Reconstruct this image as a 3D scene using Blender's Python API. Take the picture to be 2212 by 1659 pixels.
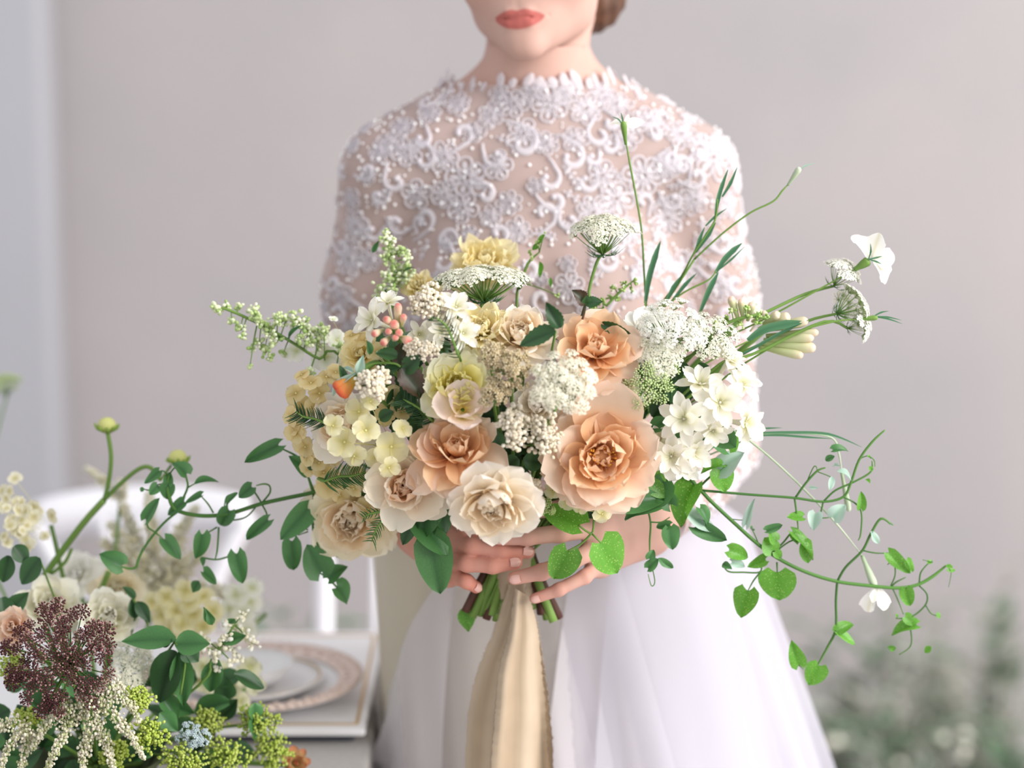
import bpy, bmesh, math, random
import numpy as np
from mathutils import Vector, Matrix, Quaternion, noise
from mathutils.bvhtree import BVHTree

for o in list(bpy.data.objects): bpy.data.objects.remove(o)
scene = bpy.context.scene
COL = scene.collection
PI = math.pi

# ---------------------------------------------------------------- camera
FPX = 5028.0                                   # focal length in pixels of the 2212 wide frame
CAM = Vector((0.0, -2.4, 1.53))
PITCH = math.radians(10.4)
FWD = Vector((0, math.cos(PITCH), -math.sin(PITCH)))
UPV = Vector((0, math.sin(PITCH), math.cos(PITCH)))
RGT = Vector((1, 0, 0))
cd = bpy.data.cameras.new('camera'); cam = bpy.data.objects.new('camera', cd); COL.objects.link(cam)
cam.location = CAM; cam.rotation_euler = (PI/2 - PITCH, 0, 0)
cd.sensor_width = 36.0; cd.lens = 36.0*FPX/2212.0
cd.clip_start = 0.05; cd.clip_end = 60
cd.dof.use_dof = True; cd.dof.focus_distance = 2.13; cd.dof.aperture_fstop = 2.0
scene.camera = cam

# ---------------------------------------------------------------- light
world = bpy.data.worlds.new('daylight'); scene.world = world; world.use_nodes = True
bg = world.node_tree.nodes['Background']; bg.inputs[0].default_value = (0.93, 0.95, 1.0, 1); bg.inputs[1].default_value = 0.62
def area_light(name, loc, target, sx, sy, power, col):
    d = bpy.data.lights.new(name, 'AREA'); d.shape = 'RECTANGLE'; d.size = sx; d.size_y = sy; d.energy = power; d.color = col
    o = bpy.data.objects.new(name, d); COL.objects.link(o); o.location = loc
    o.rotation_euler = (Vector(target)-Vector(loc)).to_track_quat('-Z', 'Y').to_euler()
    return o
area_light('window_daylight', (3.7, -1.9, 2.9), (0.1, 0.3, 1.0), 3.4, 3.2, 250, (1.0, 0.98, 0.965))
vs = scene.view_settings
vs.view_transform = 'Standard'; vs.look = 'None'; vs.gamma = 1.0; vs.use_curve_mapping = False; vs.exposure = 0.52
scene.cycles.max_bounces = 6; scene.cycles.diffuse_bounces = 4; scene.cycles.glossy_bounces = 2; scene.cycles.transmission_bounces = 4; scene.cycles.transparent_max_bounces = 12; scene.cycles.use_light_tree = False

# ---------------------------------------------------------------- pixel <-> place
def ray(px, py): return FWD + RGT*((px-1106.0)/FPX) + UPV*((829.5-py)/FPX)
def W(px, py, Y):
    d = ray(px, py); return CAM + d*((Y-CAM.y)/d.y)
def M(px, py, Y, n):                          # n pixels at that place, in metres
    d = ray(px, py); return n*((Y-CAM.y)/d.y)/FPX
def face(r, u, t): return (RGT*r + UPV*u - FWD*t).normalized()   # right, up, towards the viewer

# ---------------------------------------------------------------- objects
def tag(o, label=None, cat=None, group=None, kind=None):
    if label: o['label'] = label
    if cat: o['category'] = cat
    if group: o['group'] = group
    if kind: o['kind'] = kind
    return o
def thing(name, label, cat, loc=(0, 0, 0), group=None, rot=None):
    o = bpy.data.objects.new(name, None); COL.objects.link(o); o.empty_display_size = 0.02
    o.location = loc
    if rot is not None: o.rotation_mode = 'QUATERNION'; o.rotation_quaternion = rot
    return tag(o, label, cat, group)
def obj(name, me, parent=None, mat=None, mw=None):
    o = bpy.data.objects.new(name, me); COL.objects.link(o)
    if mat is not None:
        if not me.materials: me.materials.append(mat)
        elif me.materials[0] is not mat:
            o.material_slots[0].link = 'OBJECT'; o.material_slots[0].material = mat
    if parent is not None: o.parent = parent
    if mw is not None: o.matrix_local = mw
    return o
def mesh(name, v, f, g=None, smooth=True, mat=None):
    me = bpy.data.meshes.new(name); me.from_pydata(v, [], f)
    if smooth: me.polygons.foreach_set('use_smooth', [True]*len(me.polygons))
    if g is not None:
        a = me.attributes.new('g', 'FLOAT', 'POINT'); a.data.foreach_set('value', np.asarray(g, dtype=np.float32))
    if mat is not None: me.materials.append(mat)
    me.update(); return me

class MB:
    def __init__(s): s.v = []; s.f = []; s.g = []
    def add(s, v, f, g=None):
        n = len(s.v); s.v.extend([tuple(p) for p in v]); s.f.extend([tuple(i+n for i in q) for q in f])
        s.g.extend(g if g is not None else [0.5]*len(v)); return s
    def tube(s, pts, r, n=6, steps=4, cap=True, g=None):
        P, Rr = spline(pts, r, steps); k = len(P)
        up = None; V = []; G = []
        for i in range(k):
            t = (P[min(i+1, k-1)]-P[max(i-1, 0)])
            t = t.normalized() if t.length > 1e-9 else Vector((0, 0, 1))
            if up is None: up = t.orthogonal().normalized()
            else:
                up = up - t*up.dot(t)
                up = up.normalized() if up.length > 1e-6 else t.orthogonal().normalized()
            b = t.cross(up)
            for j in range(n):
                a = 2*PI*j/n; V.append(P[i] + (up*math.cos(a)+b*math.sin(a))*Rr[i]); G.append(i/(k-1) if g is None else g)
        F = [(i*n+j, i*n+(j+1) % n, (i+1)*n+(j+1) % n, (i+1)*n+j) for i in range(k-1) for j in range(n)]
        if cap: F += [tuple(range(n-1, -1, -1)), tuple((k-1)*n+j for j in range(n))]
        return s.add(V, F, G)
    def blob(s, c, r, ax=None, stretch=1.0, seg=6, rings=4, g=0.5):
        c = Vector(c); q = Vector(ax).to_track_quat('Z', 'Y') if ax is not None else Quaternion()
        V = []; 
        for i in range(1, rings):
            th = PI*i/rings
            for j in range(seg):
                a = 2*PI*j/seg; V.append(c + q @ Vector((r*math.sin(th)*math.cos(a), r*math.sin(th)*math.sin(a), r*stretch*math.cos(th))))
        V.append(c + q @ Vector((0, 0, r*stretch))); V.append(c + q @ Vector((0, 0, -r*stretch)))
        T = len(V)-2; B = len(V)-1; F = []
        for i in range(rings-2):
            for j in range(seg): F.append((i*seg+j, (i+1)*seg+j, (i+1)*seg+(j+1) % seg, i*seg+(j+1) % seg))
        for j in range(seg):
            F.append((T, j, (j+1) % seg)); F.append((B, (rings-2)*seg+(j+1) % seg, (rings-2)*seg+j))
        return s.add(V, F, [g]*len(V))
    def build(s, name, mat, parent=None, smooth=True, kind=None, label=None):
        me = mesh(name, s.v, s.f, s.g, smooth, mat); o = obj(name, me, parent)
        if kind: o['kind'] = kind
        if label: o['label'] = label
        return o
    def data(s, name, mat, smooth=True): return mesh(name, s.v, s.f, s.g, smooth, mat)

def spline(pts, r, steps):
    pts = [Vector(p) for p in pts]; n = len(pts)
    if not hasattr(r, '__len__'): r = [r]*n
    if len(r) == 2 and n != 2: r = [r[0]+(r[1]-r[0])*i/(n-1) for i in range(n)]
    if n == 2 and steps > 1: steps = 1
    P = []; Rr = []
    for i in range(n-1):
        p0 = pts[max(i-1, 0)]; p1 = pts[i]; p2 = pts[i+1]; p3 = pts[min(i+2, n-1)]
        for k in range(steps):
            t = k/steps
            P.append(0.5*((2*p1)+(p2-p0)*t+(2*p0-5*p1+4*p2-p3)*t*t+(3*p1-p0-3*p2+p3)*t**3)); Rr.append(r[i]+(r[i+1]-r[i])*t)
    P.append(pts[-1]); Rr.append(r[-1]); return P, Rr

# ---------------------------------------------------------------- materials
def lin(c):
    out = []
    for x in c[:3]:
        x = x/255.0; out.append(x/12.92 if x <= 0.04045 else ((x+0.055)/1.055)**2.4)
    return (*out, 1.0)
def new_mat(name):
    m = bpy.data.materials.new(name); m.use_nodes = True; nt = m.node_tree
    return m, nt, nt.nodes['Principled BSDF'], nt.nodes['Material Output']
def N(nt, kind, **kw):
    n = nt.nodes.new(kind)
    for k, v in kw.items(): setattr(n, k, v)
    return n
def soft(name, cols, rough=0.55, trans=0.3, var=0.06, spec=0.25, noise_amt=0.0, nscale=60, attr='g', pos=None, sss=0.0, speck=None):
    """thin living tissue: colour runs along the attribute g; a share of light passes through"""
    m, nt, b, out = new_mat(name); L = nt.links
    at = N(nt, 'ShaderNodeAttribute', attribute_name=attr)
    rp = N(nt, 'ShaderNodeValToRGB'); el = rp.color_ramp.elements
    while len(el) < len(cols): el.new(0.5)
    for i, c in enumerate(cols):
        el[i].position = pos[i] if pos else i/max(1, len(cols)-1)
        el[i].color = lin(c)
    L.new(at.outputs['Fac'], rp.inputs[0]); colr = rp.outputs[0]
    oi = N(nt, 'ShaderNodeObjectInfo'); hs = N(nt, 'ShaderNodeHueSaturation')
    mr = N(nt, 'ShaderNodeMapRange'); mr.inputs[3].default_value = 1-var; mr.inputs[4].default_value = 1+var
    L.new(oi.outputs['Random'], mr.inputs[0]); L.new(mr.outputs[0], hs.inputs['Value']); L.new(colr, hs.inputs['Color']); colr = hs.outputs[0]
    if noise_amt:
        tc = N(nt, 'ShaderNodeTexCoord'); nz = N(nt, 'ShaderNodeTexNoise'); nz.inputs['Scale'].default_value = nscale; nz.inputs['Detail'].default_value = 4
        L.new(tc.outputs['Object'], nz.inputs['Vector'])
        m2 = N(nt, 'ShaderNodeMapRange'); m2.inputs[1].default_value = 0.3; m2.inputs[2].default_value = 0.7; m2.inputs[3].default_value = 1-noise_amt; m2.inputs[4].default_value = 1+noise_amt
        h2 = N(nt, 'ShaderNodeHueSaturation'); L.new(nz.outputs[0], m2.inputs[0]); L.new(m2.outputs[0], h2.inputs['Value']); L.new(colr, h2.inputs['Color']); colr = h2.outputs[0]
    if speck:
        tc = N(nt, 'ShaderNodeTexCoord'); vz = N(nt, 'ShaderNodeTexVoronoi'); vz.inputs['Scale'].default_value = 14
        L.new(tc.outputs['Object'], vz.inputs['Vector'])
        m3 = N(nt, 'ShaderNodeMapRange'); m3.inputs[1].default_value = 0.16; m3.inputs[2].default_value = 0.30; m3.inputs[3].default_value = 0.75; m3.inputs[4].default_value = 0.0
        mx = N(nt, 'ShaderNodeMix', data_type='RGBA'); L.new(vz.outputs['Distance'], m3.inputs[0]); L.new(m3.outputs[0], mx.inputs[0])
        L.new(colr, mx.inputs[6]); mx.inputs[7].default_value = lin(speck); colr = mx.outputs[2]
    L.new(colr, b.inputs['Base Color']); b.inputs['Roughness'].default_value = rough; b.inputs['Specular IOR Level'].default_value = spec
    if sss: b.inputs['Subsurface Weight'].default_value = sss; b.inputs['Subsurface Radius'].default_value = (0.012, 0.005, 0.003)
    if trans:
        tr = N(nt, 'ShaderNodeBsdfTranslucent'); L.new(colr, tr.inputs[0]); mx = N(nt, 'ShaderNodeMixShader'); mx.inputs[0].default_value = trans
        L.new(b.outputs[0], mx.inputs[1]); L.new(tr.outputs[0], mx.inputs[2]); L.new(mx.outputs[0], out.inputs[0])
    return m
def plain(name, col, rough=0.5, spec=0.4, metal=0.0, noise_amt=0.0, nscale=20, col2=None, bump=0.0, bscale=80, sheen=0.0):
    m, nt, b, out = new_mat(name); L = nt.links
    b.inputs['Roughness'].default_value = rough; b.inputs['Metallic'].default_value = metal; b.inputs['Specular IOR Level'].default_value = spec
    if sheen: b.inputs['Sheen Weight'].default_value = sheen
    tc = N(nt, 'ShaderNodeTexCoord')
    if col2 or noise_amt:
        nz = N(nt, 'ShaderNodeTexNoise'); nz.inputs['Scale'].default_value = nscale; nz.inputs['Detail'].default_value = 5
        L.new(tc.outputs['Object'], nz.inputs['Vector']); rp = N(nt, 'ShaderNodeValToRGB')
        rp.color_ramp.elements[0].position = 0.3; rp.color_ramp.elements[1].position = 0.7
        c = lin(col); d = lin(col2) if col2 else tuple(x*(1-noise_amt) for x in c[:3])+(1,)
        rp.color_ramp.elements[0].color = c; rp.color_ramp.elements[1].color = d
        L.new(nz.outputs[0], rp.inputs[0]); L.new(rp.outputs[0], b.inputs['Base Color'])
    else: b.inputs['Base Color'].default_value = lin(col)
    if bump:
        n2 = N(nt, 'ShaderNodeTexNoise'); n2.inputs['Scale'].default_value = bscale; n2.inputs['Detail'].default_value = 6
        L.new(tc.outputs['Object'], n2.inputs['Vector']); bp = N(nt, 'ShaderNodeBump'); bp.inputs['Strength'].default_value = bump; bp.inputs['Distance'].default_value = 0.01
        L.new(n2.outputs[0], bp.inputs['Height']); L.new(bp.outputs[0], b.inputs['Normal'])
    return m
def sheer(name, col, clear, trans=0.3, rough=0.8):
    m, nt, b, out = new_mat(name); L = nt.links
    b.inputs['Base Color'].default_value = lin(col); b.inputs['Roughness'].default_value = rough; b.inputs['Specular IOR Level'].default_value = 0.1
    tr = N(nt, 'ShaderNodeBsdfTranslucent'); tr.inputs[0].default_value = lin(col)
    m1 = N(nt, 'ShaderNodeMixShader'); m1.inputs[0].default_value = trans; L.new(b.outputs[0], m1.inputs[1]); L.new(tr.outputs[0], m1.inputs[2])
    tp = N(nt, 'ShaderNodeBsdfTransparent'); m2 = N(nt, 'ShaderNodeMixShader'); m2.inputs[0].default_value = clear
    L.new(m1.outputs[0], m2.inputs[1]); L.new(tp.outputs[0], m2.inputs[2]); L.new(m2.outputs[0], out.inputs[0])
    return m

# ---------------------------------------------------------------- distance fields -> one continuous surface
def smin(a, b, k):
    h = np.clip(0.5+0.5*(b-a)/k, 0, 1); return b+(a-b)*h - k*h*(1-h)
def smax(a, b, k): return -smin(-a, -b, k)
def capsule(p, a, b, ra, rb, sy=None):
    a = np.asarray(a, np.float32); b = np.asarray(b, np.float32); ab = b-a
    q = p-a; t = np.clip((q@ab)/max(1e-9, float(ab@ab)), 0, 1)
    return np.linalg.norm(q-t[..., None]*ab, axis=-1)-(ra+(rb-ra)*t)
def ellipsoid(p, c, r):
    q = (p-np.asarray(c, np.float32)); r = np.asarray(r, np.float32)
    k0 = np.linalg.norm(q/r, axis=-1); k1 = np.linalg.norm(q/(r*r), axis=-1)
    return k0*(k0-1)/np.maximum(k1, 1e-6)
def grid(lo, hi, h):
    ax = [np.arange(lo[i], hi[i]+h, h, dtype=np.float32) for i in range(3)]
    return np.stack(np.meshgrid(*ax, indexing='ij'), axis=-1)
def nets(F, lo, h):
    S = F < 0; nx, ny, nz = F.shape
    c = np.zeros((nx-1, ny-1, nz-1), np.uint8)
    for i in (0, 1):
        for j in (0, 1):
            for k in (0, 1): c += S[i:nx-1+i, j:ny-1+j, k:nz-1+k]
    act = (c > 0) & (c < 8); I = np.argwhere(act); idx = -np.ones(act.shape, np.int64); idx[act] = np.arange(len(I))
    acc = np.zeros((len(I), 3)); cnt = np.zeros(len(I))
    C = [(i, j, k) for i in (0, 1) for j in (0, 1) for k in (0, 1)]
    for a in C:
        for d in range(3):
            if a[d]: continue
            b = list(a); b[d] = 1
            fa = F[I[:, 0]+a[0], I[:, 1]+a[1], I[:, 2]+a[2]]; fb = F[I[:, 0]+b[0], I[:, 1]+b[1], I[:, 2]+b[2]]
            x = (fa < 0) != (fb < 0); t = np.where(x, fa/np.where(x, fa-fb, 1), 0)
            p = np.tile(np.array(a, float), (len(I), 1)); p[:, d] = t
            acc[x] += p[x]; cnt[x] += 1
    V = (I+acc/cnt[:, None])*h+np.asarray(lo)
    Q = []
    for d in range(3):
        u, w = [(1, 2), (2, 0), (0, 1)][d]
        sl0 = [slice(None)]*3; sl1 = [slice(None)]*3; sl0[d] = slice(0, -1); sl1[d] = slice(1, None)
        for e in (u, w): sl0[e] = slice(1, -1); sl1[e] = slice(1, -1)
        A = S[tuple(sl0)]; B = S[tuple(sl1)]; E = np.argwhere(A != B)
        if not len(E): continue
        off = np.array([1, 1, 1]); off[d] = 0; E2 = E+off
        def cell(du, dw):
            z = E2.copy(); z[:, u] += du; z[:, w] += dw; return idx[z[:, 0], z[:, 1], z[:, 2]]
        q = np.stack([cell(-1, -1), cell(0, -1), cell(0, 0), cell(-1, 0)], 1)
        flip = ~A[E[:, 0], E[:, 1], E[:, 2]]
        q[flip] = q[flip][:, ::-1]; Q.append(q)
    Q = np.concatenate(Q); Q = Q[(Q >= 0).all(1)]
    return V, Q
def relax(V, Q, it=1, w=0.5):
    for _ in range(it):
        acc = np.zeros_like(V); cnt = np.zeros(len(V))
        for a in range(4):
            i = Q[:, a]; j = Q[:, (a+1) % 4]
            np.add.at(acc, i, V[j]); np.add.at(acc, j, V[i]); np.add.at(cnt, i, 1); np.add.at(cnt, j, 1)
        V = V*(1-w)+w*acc/np.maximum(cnt, 1)[:, None]
    return V
def np_mesh(name, V, Q, mat=None, attrs=None):
    me = bpy.data.meshes.new(name); nq = len(Q)
    me.vertices.add(len(V)); me.vertices.foreach_set('co', np.asarray(V, np.float32).ravel())
    me.loops.add(nq*4); me.loops.foreach_set('vertex_index', np.asarray(Q, np.int32).ravel())
    me.polygons.add(nq); me.polygons.foreach_set('loop_start', np.arange(nq, dtype=np.int32)*4)
    me.update(calc_edges=True); me.validate()
    me.polygons.foreach_set('use_smooth', [True]*len(me.polygons))
    for k, v in (attrs or {}).items():
        a = me.attributes.new(k, 'FLOAT', 'POINT'); a.data.foreach_set('value', np.asarray(v, np.float32))
    if mat: me.materials.append(mat)
    me.update(); return me
# ================================================================ the setting
def box_mesh(name, x0, x1, y0, y1, z0, z1, mat, bev=0.0):
    bm = bmesh.new(); bmesh.ops.create_cube(bm, size=1)
    for v in bm.verts: v.co = Vector(((x0+x1)/2+v.co.x*(x1-x0), (y0+y1)/2+v.co.y*(y1-y0), (z0+z1)/2+v.co.z*(z1-z0)))
    if bev: bmesh.ops.bevel(bm, geom=list(bm.edges), offset=bev, segments=3, profile=0.5, affect='EDGES')
    me = bpy.data.meshes.new(name); bm.to_mesh(me); bm.free(); me.materials.append(mat)
    return me
WALL_Y = 2.35
m_wall = plain('pale_plaster', (178, 170, 169), 0.95, 0.1, col2=(166, 161, 161), nscale=1.7, bump=0.15, bscale=18)
m_wall2 = plain('pale_lilac_plaster', (176, 175, 179), 0.95, 0.1, col2=(170, 169, 173), nscale=1.2, bump=0.1, bscale=18)
m_floor = plain('grey_stone', (200, 196, 194), 0.9, 0.15, col2=(186, 183, 182), nscale=3.0, bump=0.3, bscale=30)
tag(obj('floor', box_mesh('floor', -3.2, 3.2, -3.2, WALL_Y, -0.1, 0.0, m_floor)), 'grey stone floor below the pale wall', None, None, 'structure')
tag(obj('wall_back', box_mesh('wall_back', -3.2, 3.2, WALL_Y, WALL_Y+0.15, 0.0, 3.2, m_wall)), 'pale pinkish grey plaster wall with faint stains', None, None, 'structure')
pil_x = W(118, 700, WALL_Y-0.12).x
tag(obj('wall_left', box_mesh('wall_left', -3.2, pil_x, WALL_Y-0.12, WALL_Y, 0.0, 3.2, m_wall2, 0.02)), 'paler lilac wall projection at the left edge', None, None, 'structure')
# ================================================================ the bride
XC = 0.028; YC = 0.03
m_skin, _nt, _b, _o = new_mat('skin')
def _skin():
    nt = _nt; L = nt.links; b = _b
    at = N(nt, 'ShaderNodeAttribute', attribute_name='lip'); mr = N(nt, 'ShaderNodeMapRange')
    mr.inputs[1].default_value = -0.0008; mr.inputs[2].default_value = 0.0016
    L.new(at.outputs['Fac'], mr.inputs[0])
    tc = N(nt, 'ShaderNodeTexCoord'); nz = N(nt, 'ShaderNodeTexNoise'); nz.inputs['Scale'].default_value = 28; nz.inputs['Detail'].default_value = 5
    L.new(tc.outputs['Object'], nz.inputs['Vector']); rp = N(nt, 'ShaderNodeValToRGB')
    rp.color_ramp.elements[0].position = 0.3; rp.color_ramp.elements[1].position = 0.7
    rp.color_ramp.elements[0].color = lin((194, 155, 141)); rp.color_ramp.elements[1].color = lin((200, 163, 149)); L.new(nz.outputs[0], rp.inputs[0])
    bl = N(nt, 'ShaderNodeAttribute', attribute_name='blush'); m1 = N(nt, 'ShaderNodeMix', data_type='RGBA')  # on the hands this tint also carries painted shade
    L.new(bl.outputs['Fac'], m1.inputs[0]); L.new(rp.outputs[0], m1.inputs[6]); m1.inputs[7].default_value = lin((212, 130, 108))
    mx = N(nt, 'ShaderNodeMix', data_type='RGBA'); L.new(mr.outputs[0], mx.inputs[0]); L.new(m1.outputs[2], mx.inputs[6]); mx.inputs[7].default_value = lin((180, 98, 90))
    L.new(mx.outputs[2], b.inputs['Base Color']); b.inputs['Roughness'].default_value = 0.58; b.inputs['Specular IOR Level'].default_value = 0.22
    b.inputs['Subsurface Weight'].default_value = 0.0; b.inputs['Subsurface Radius'].default_value = (0.010, 0.004, 0.002); b.inputs['Subsurface Scale'].default_value = 0.6
_skin()
BV = []; BQ = []; BLIP = []; BBL = []
def body_add(V, Q, lip=None, blush=None):
    n = sum(len(v) for v in BV); BV.append(V); BQ.append(Q+n)
    BLIP.append(lip if lip is not None else np.full(len(V), -1.0)); BBL.append(blush if blush is not None else np.zeros(len(V)))

# ---- arms: shoulder, elbow, wrist
WR_R = np.array(W(1402, 1128, -0.215)); WR_L = np.array(W(902, 1128, -0.205))
SH_R = np.array((XC+0.150, YC, 1.306)); SH_L = np.array((XC-0.150, YC, 1.306))
EL_R = np.array((XC+0.190, YC+0.02, 1.015)); EL_L = np.array((XC-0.187, YC+0.02, 1.015))
def torso_field(p, arms=True):
    q = p.copy(); q[..., 0] = np.abs(q[..., 0]-XC)                # mirrored half
    d = ellipsoid(q, (0, YC, 1.185), (0.150, 0.103, 0.20))
    d = smin(d, capsule(q, (0, YC, 1.318), (0.105, YC, 1.320), 0.050, 0.048), 0.05)
    d = smin(d, capsule(q, (0.105, YC, 1.320), SH_R-np.array((XC, 0, 0)), 0.048, 0.047), 0.03)
    d = smin(d, capsule(q, (0, YC+0.012, 1.405), (0.10, YC+0.008, 1.332), 0.052, 0.044), 0.03)
    d = smin(d, ellipsoid(q, (0.050, YC-0.072, 1.165), (0.066, 0.052, 0.068)), 0.06)
    d = smin(d, ellipsoid(q, (0, YC, 1.0), (0.122, 0.088, 0.16)), 0.06)
    d = smin(d, capsule(q, (0, YC+0.008, 1.34), (0.0, YC-0.004, 1.47), 0.054, 0.049), 0.02)
    if arms:
        for S, E, Wr in ((SH_R, EL_R, WR_R), (SH_L, EL_L, WR_L)):
            mid = (S+E)/2+np.array(((0.008 if S[0] > XC else -0.008), 0, 0.02))
            a = smin(capsule(p, S, mid, 0.047, 0.044), capsule(p, mid, E, 0.044, 0.037), 0.02)
            a = smin(a, smin(capsule(p, E, E*0.65+Wr*0.35, 0.037, 0.038), capsule(p, E*0.65+Wr*0.35, Wr, 0.038, 0.025), 0.02), 0.02)
            d = smin(d, a, 0.022)
    return d
lo = (XC-0.28, -0.27, 0.86); hi = (XC+0.28, 0.19, 1.49); h = 0.0055
TG = grid(lo, hi, h); TD = torso_field(TG)
V, Q = nets(TD, lo, h); V = relax(V, Q, 2); 
keep = (V[Q].mean(1)[:, 2] < 1.44); body_add(V, Q[keep])
# ---- legs, under the skirt
def legs_field(p):
    q = p.copy(); q[..., 0] = np.abs(q[..., 0]-XC-0.01)
    d = ellipsoid(q, (0.0, YC+0.005, 0.86), (0.165, 0.115, 0.14))
    d = smin(d, capsule(q, (0.085, YC, 0.82), (0.075, YC, 0.45), 0.078, 0.05), 0.05)
    d = smin(d, capsule(q, (0.075, YC, 0.45), (0.07, YC+0.02, 0.09), 0.052, 0.035), 0.03)
    return smin(d, capsule(q, (0.07, YC+0.03, 0.036), (0.08, YC-0.12, 0.028), 0.035, 0.027), 0.03)
lo2 = (XC-0.24, -0.2, -0.02); G2 = grid(lo2, (XC+0.26, 0.2, 0.98), 0.01)
V, Q = nets(legs_field(G2), lo2, 0.01); body_add(relax(V, Q, 2), Q)

# ---- head
YAW = math.radians(-13); ROLL = math.radians(-4.5); NOD = math.radians(1)
RH = (Matrix.Rotation(YAW, 3, 'Z') @ Matrix.Rotation(ROLL, 3, 'Y') @ Matrix.Rotation(NOD, 3, 'X'))
MOUTH_L = Vector((0, -0.0885, -0.0672)); HEAD = W(1117, 36, -0.072) - RH @ MOUTH_L
RHn = np.array(RH, np.float32); HEADn = np.array(HEAD, np.float32)
def head_local(p): return (p-HEADn) @ RHn                       # inverse rotation
def head_field(p):
    l = head_local(p); q = l.copy(); q[..., 0] = np.abs(q[..., 0])
    d = ellipsoid(q, (0, 0.014, 0.028), (0.073, 0.093, 0.084))
    d = smin(d, ellipsoid(q, (0, -0.018, -0.028), (0.060, 0.066, 0.072)), 0.03)
    d = smin(d, ellipsoid(q, (0.036, -0.046, -0.026), (0.027, 0.030, 0.030)), 0.03)
    jaw = smin(capsule(q, (0.047, 0.018, -0.040), (0.040, -0.006, -0.068), 0.014, 0.014), capsule(q, (0.040, -0.006, -0.068), (0.006, -0.064, -0.0935), 0.0145, 0.0145), 0.02)
    d = smin(d, jaw, 0.03)
    d = smin(d, ellipsoid(q, (0, -0.0680, -0.0945), (0.0185, 0.0150, 0.0150)), 0.012)
    d = smin(d, ellipsoid(q, (0, -0.058, -0.064), (0.031, 0.0245, 0.027)), 0.018)
    # nose
    n = smin(capsule(q, (0, -0.080, 0.014), (0, -0.1055, -0.022), 0.0065, 0.0085), ellipsoid(q, (0.0105, -0.092, -0.0285), (0.0075, 0.0095, 0.0075)), 0.006)
    d = smin(d, n, 0.010)
    # brow and eyes
    d = smin(d, capsule(q, (0.012, -0.078, 0.022), (0.045, -0.062, 0.020), 0.008, 0.008), 0.014)
    d = smax(d, -ellipsoid(q, (0.031, -0.084, 0.004), (0.014, 0.010, 0.008)), 0.010)
    d = smin(d, ellipsoid(q, (0.031, -0.066, 0.003), (0.0125, 0.0125, 0.0115)), 0.003)
    # lips
    up = smin(capsule(q, (0.0245, -0.0715, -0.0675), (0.010, -0.0825, -0.0640), 0.0016, 0.0040), capsule(q, (0.010, -0.0825, -0.0640), (0.0, -0.0838, -0.0650), 0.0040, 0.0040), 0.004)
    lw = smin(capsule(q, (0.0235, -0.0710, -0.0690), (0.010, -0.0800, -0.0735), 0.0018, 0.0052), capsule(q, (0.010, -0.0800, -0.0735), (0.0, -0.0812, -0.0742), 0.0052, 0.0056), 0.004)
    d = smin(d, up, 0.0045); d = smin(d, lw, 0.0045)
    cr = smin(capsule(q, (0.0275, -0.0720, -0.0680), (0.011, -0.0850, -0.0682), 0.0007, 0.0010), capsule(q, (0.011, -0.0850, -0.0682), (0, -0.0880, -0.0690), 0.0010, 0.0009), 0.002)
    d = smax(d, -cr, 0.0018)
    d = smax(d, -capsule(q, (0, -0.0885, -0.056), (0, -0.0905, -0.044), 0.0022, 0.0018), 0.004)     # philtrum
    # ears
    e = smax(ellipsoid(q, (0.075, 0.014, -0.004), (0.008, 0.018, 0.030)), -ellipsoid(q, (0.083, 0.010, 0.002), (0.006, 0.010, 0.017)), 0.004)
    d = smin(d, e, 0.006)
    # neck
    nk = capsule(p, (XC+0.002, YC+0.012, 1.32), (HEAD.x+0.004, HEAD.y+0.030, HEAD.z-0.03), 0.0560, 0.0500)
    tr = capsule(p, (XC, YC+0.012, 1.395), (XC+0.10, YC+0.008, 1.332), 0.052, 0.044); tr2 = capsule(p, (XC, YC+0.012, 1.395), (XC-0.10, YC+0.008, 1.332), 0.052, 0.044)
    nk = smin(nk, smin(tr, tr2, 0.02), 0.02)
    st = capsule(p, (XC+0.012, YC-0.048, 1.385), (XC+0.048, YC+0.008, 1.47), 0.009, 0.009)        # neck tendon on the lit side
    nk = smin(nk, st, 0.018)
    return smin(d, nk, 0.012)
lo3 = np.array((HEAD.x-0.125, HEAD.y-0.13, 1.335), np.float32); hi3 = (HEAD.x+0.135, HEAD.y+0.125, HEAD.z+0.125); h3 = 0.0022
G3 = grid(lo3, hi3, h3); V, Q = nets(head_field(G3), lo3, h3); V = relax(V, Q, 1, 0.4); del G3
Lc = head_local(V.astype(np.float32)); x = Lc[:, 0]/0.0262; z = Lc[:, 2]+0.0683
arc = np.clip(1-x*x, 0, 1)
zu = 0.0094*arc**0.85 - 0.0020*np.exp(-(Lc[:, 0]/0.0042)**2); zl = -0.0118*arc**0.7
lip = np.where((np.abs(x) < 1) & (Lc[:, 1] < -0.05), np.minimum(zu-z, z-zl), -1.0)
keep = V[Q].mean(1)[:, 2] > 1.345
bl = 0.25*np.exp(-((np.abs(Lc[:, 0])-0.04)**2+(Lc[:, 2]+0.03)**2)/0.0004)*(Lc[:, 1] < 0)
body_add(V, Q[keep], lip, bl)

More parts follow.
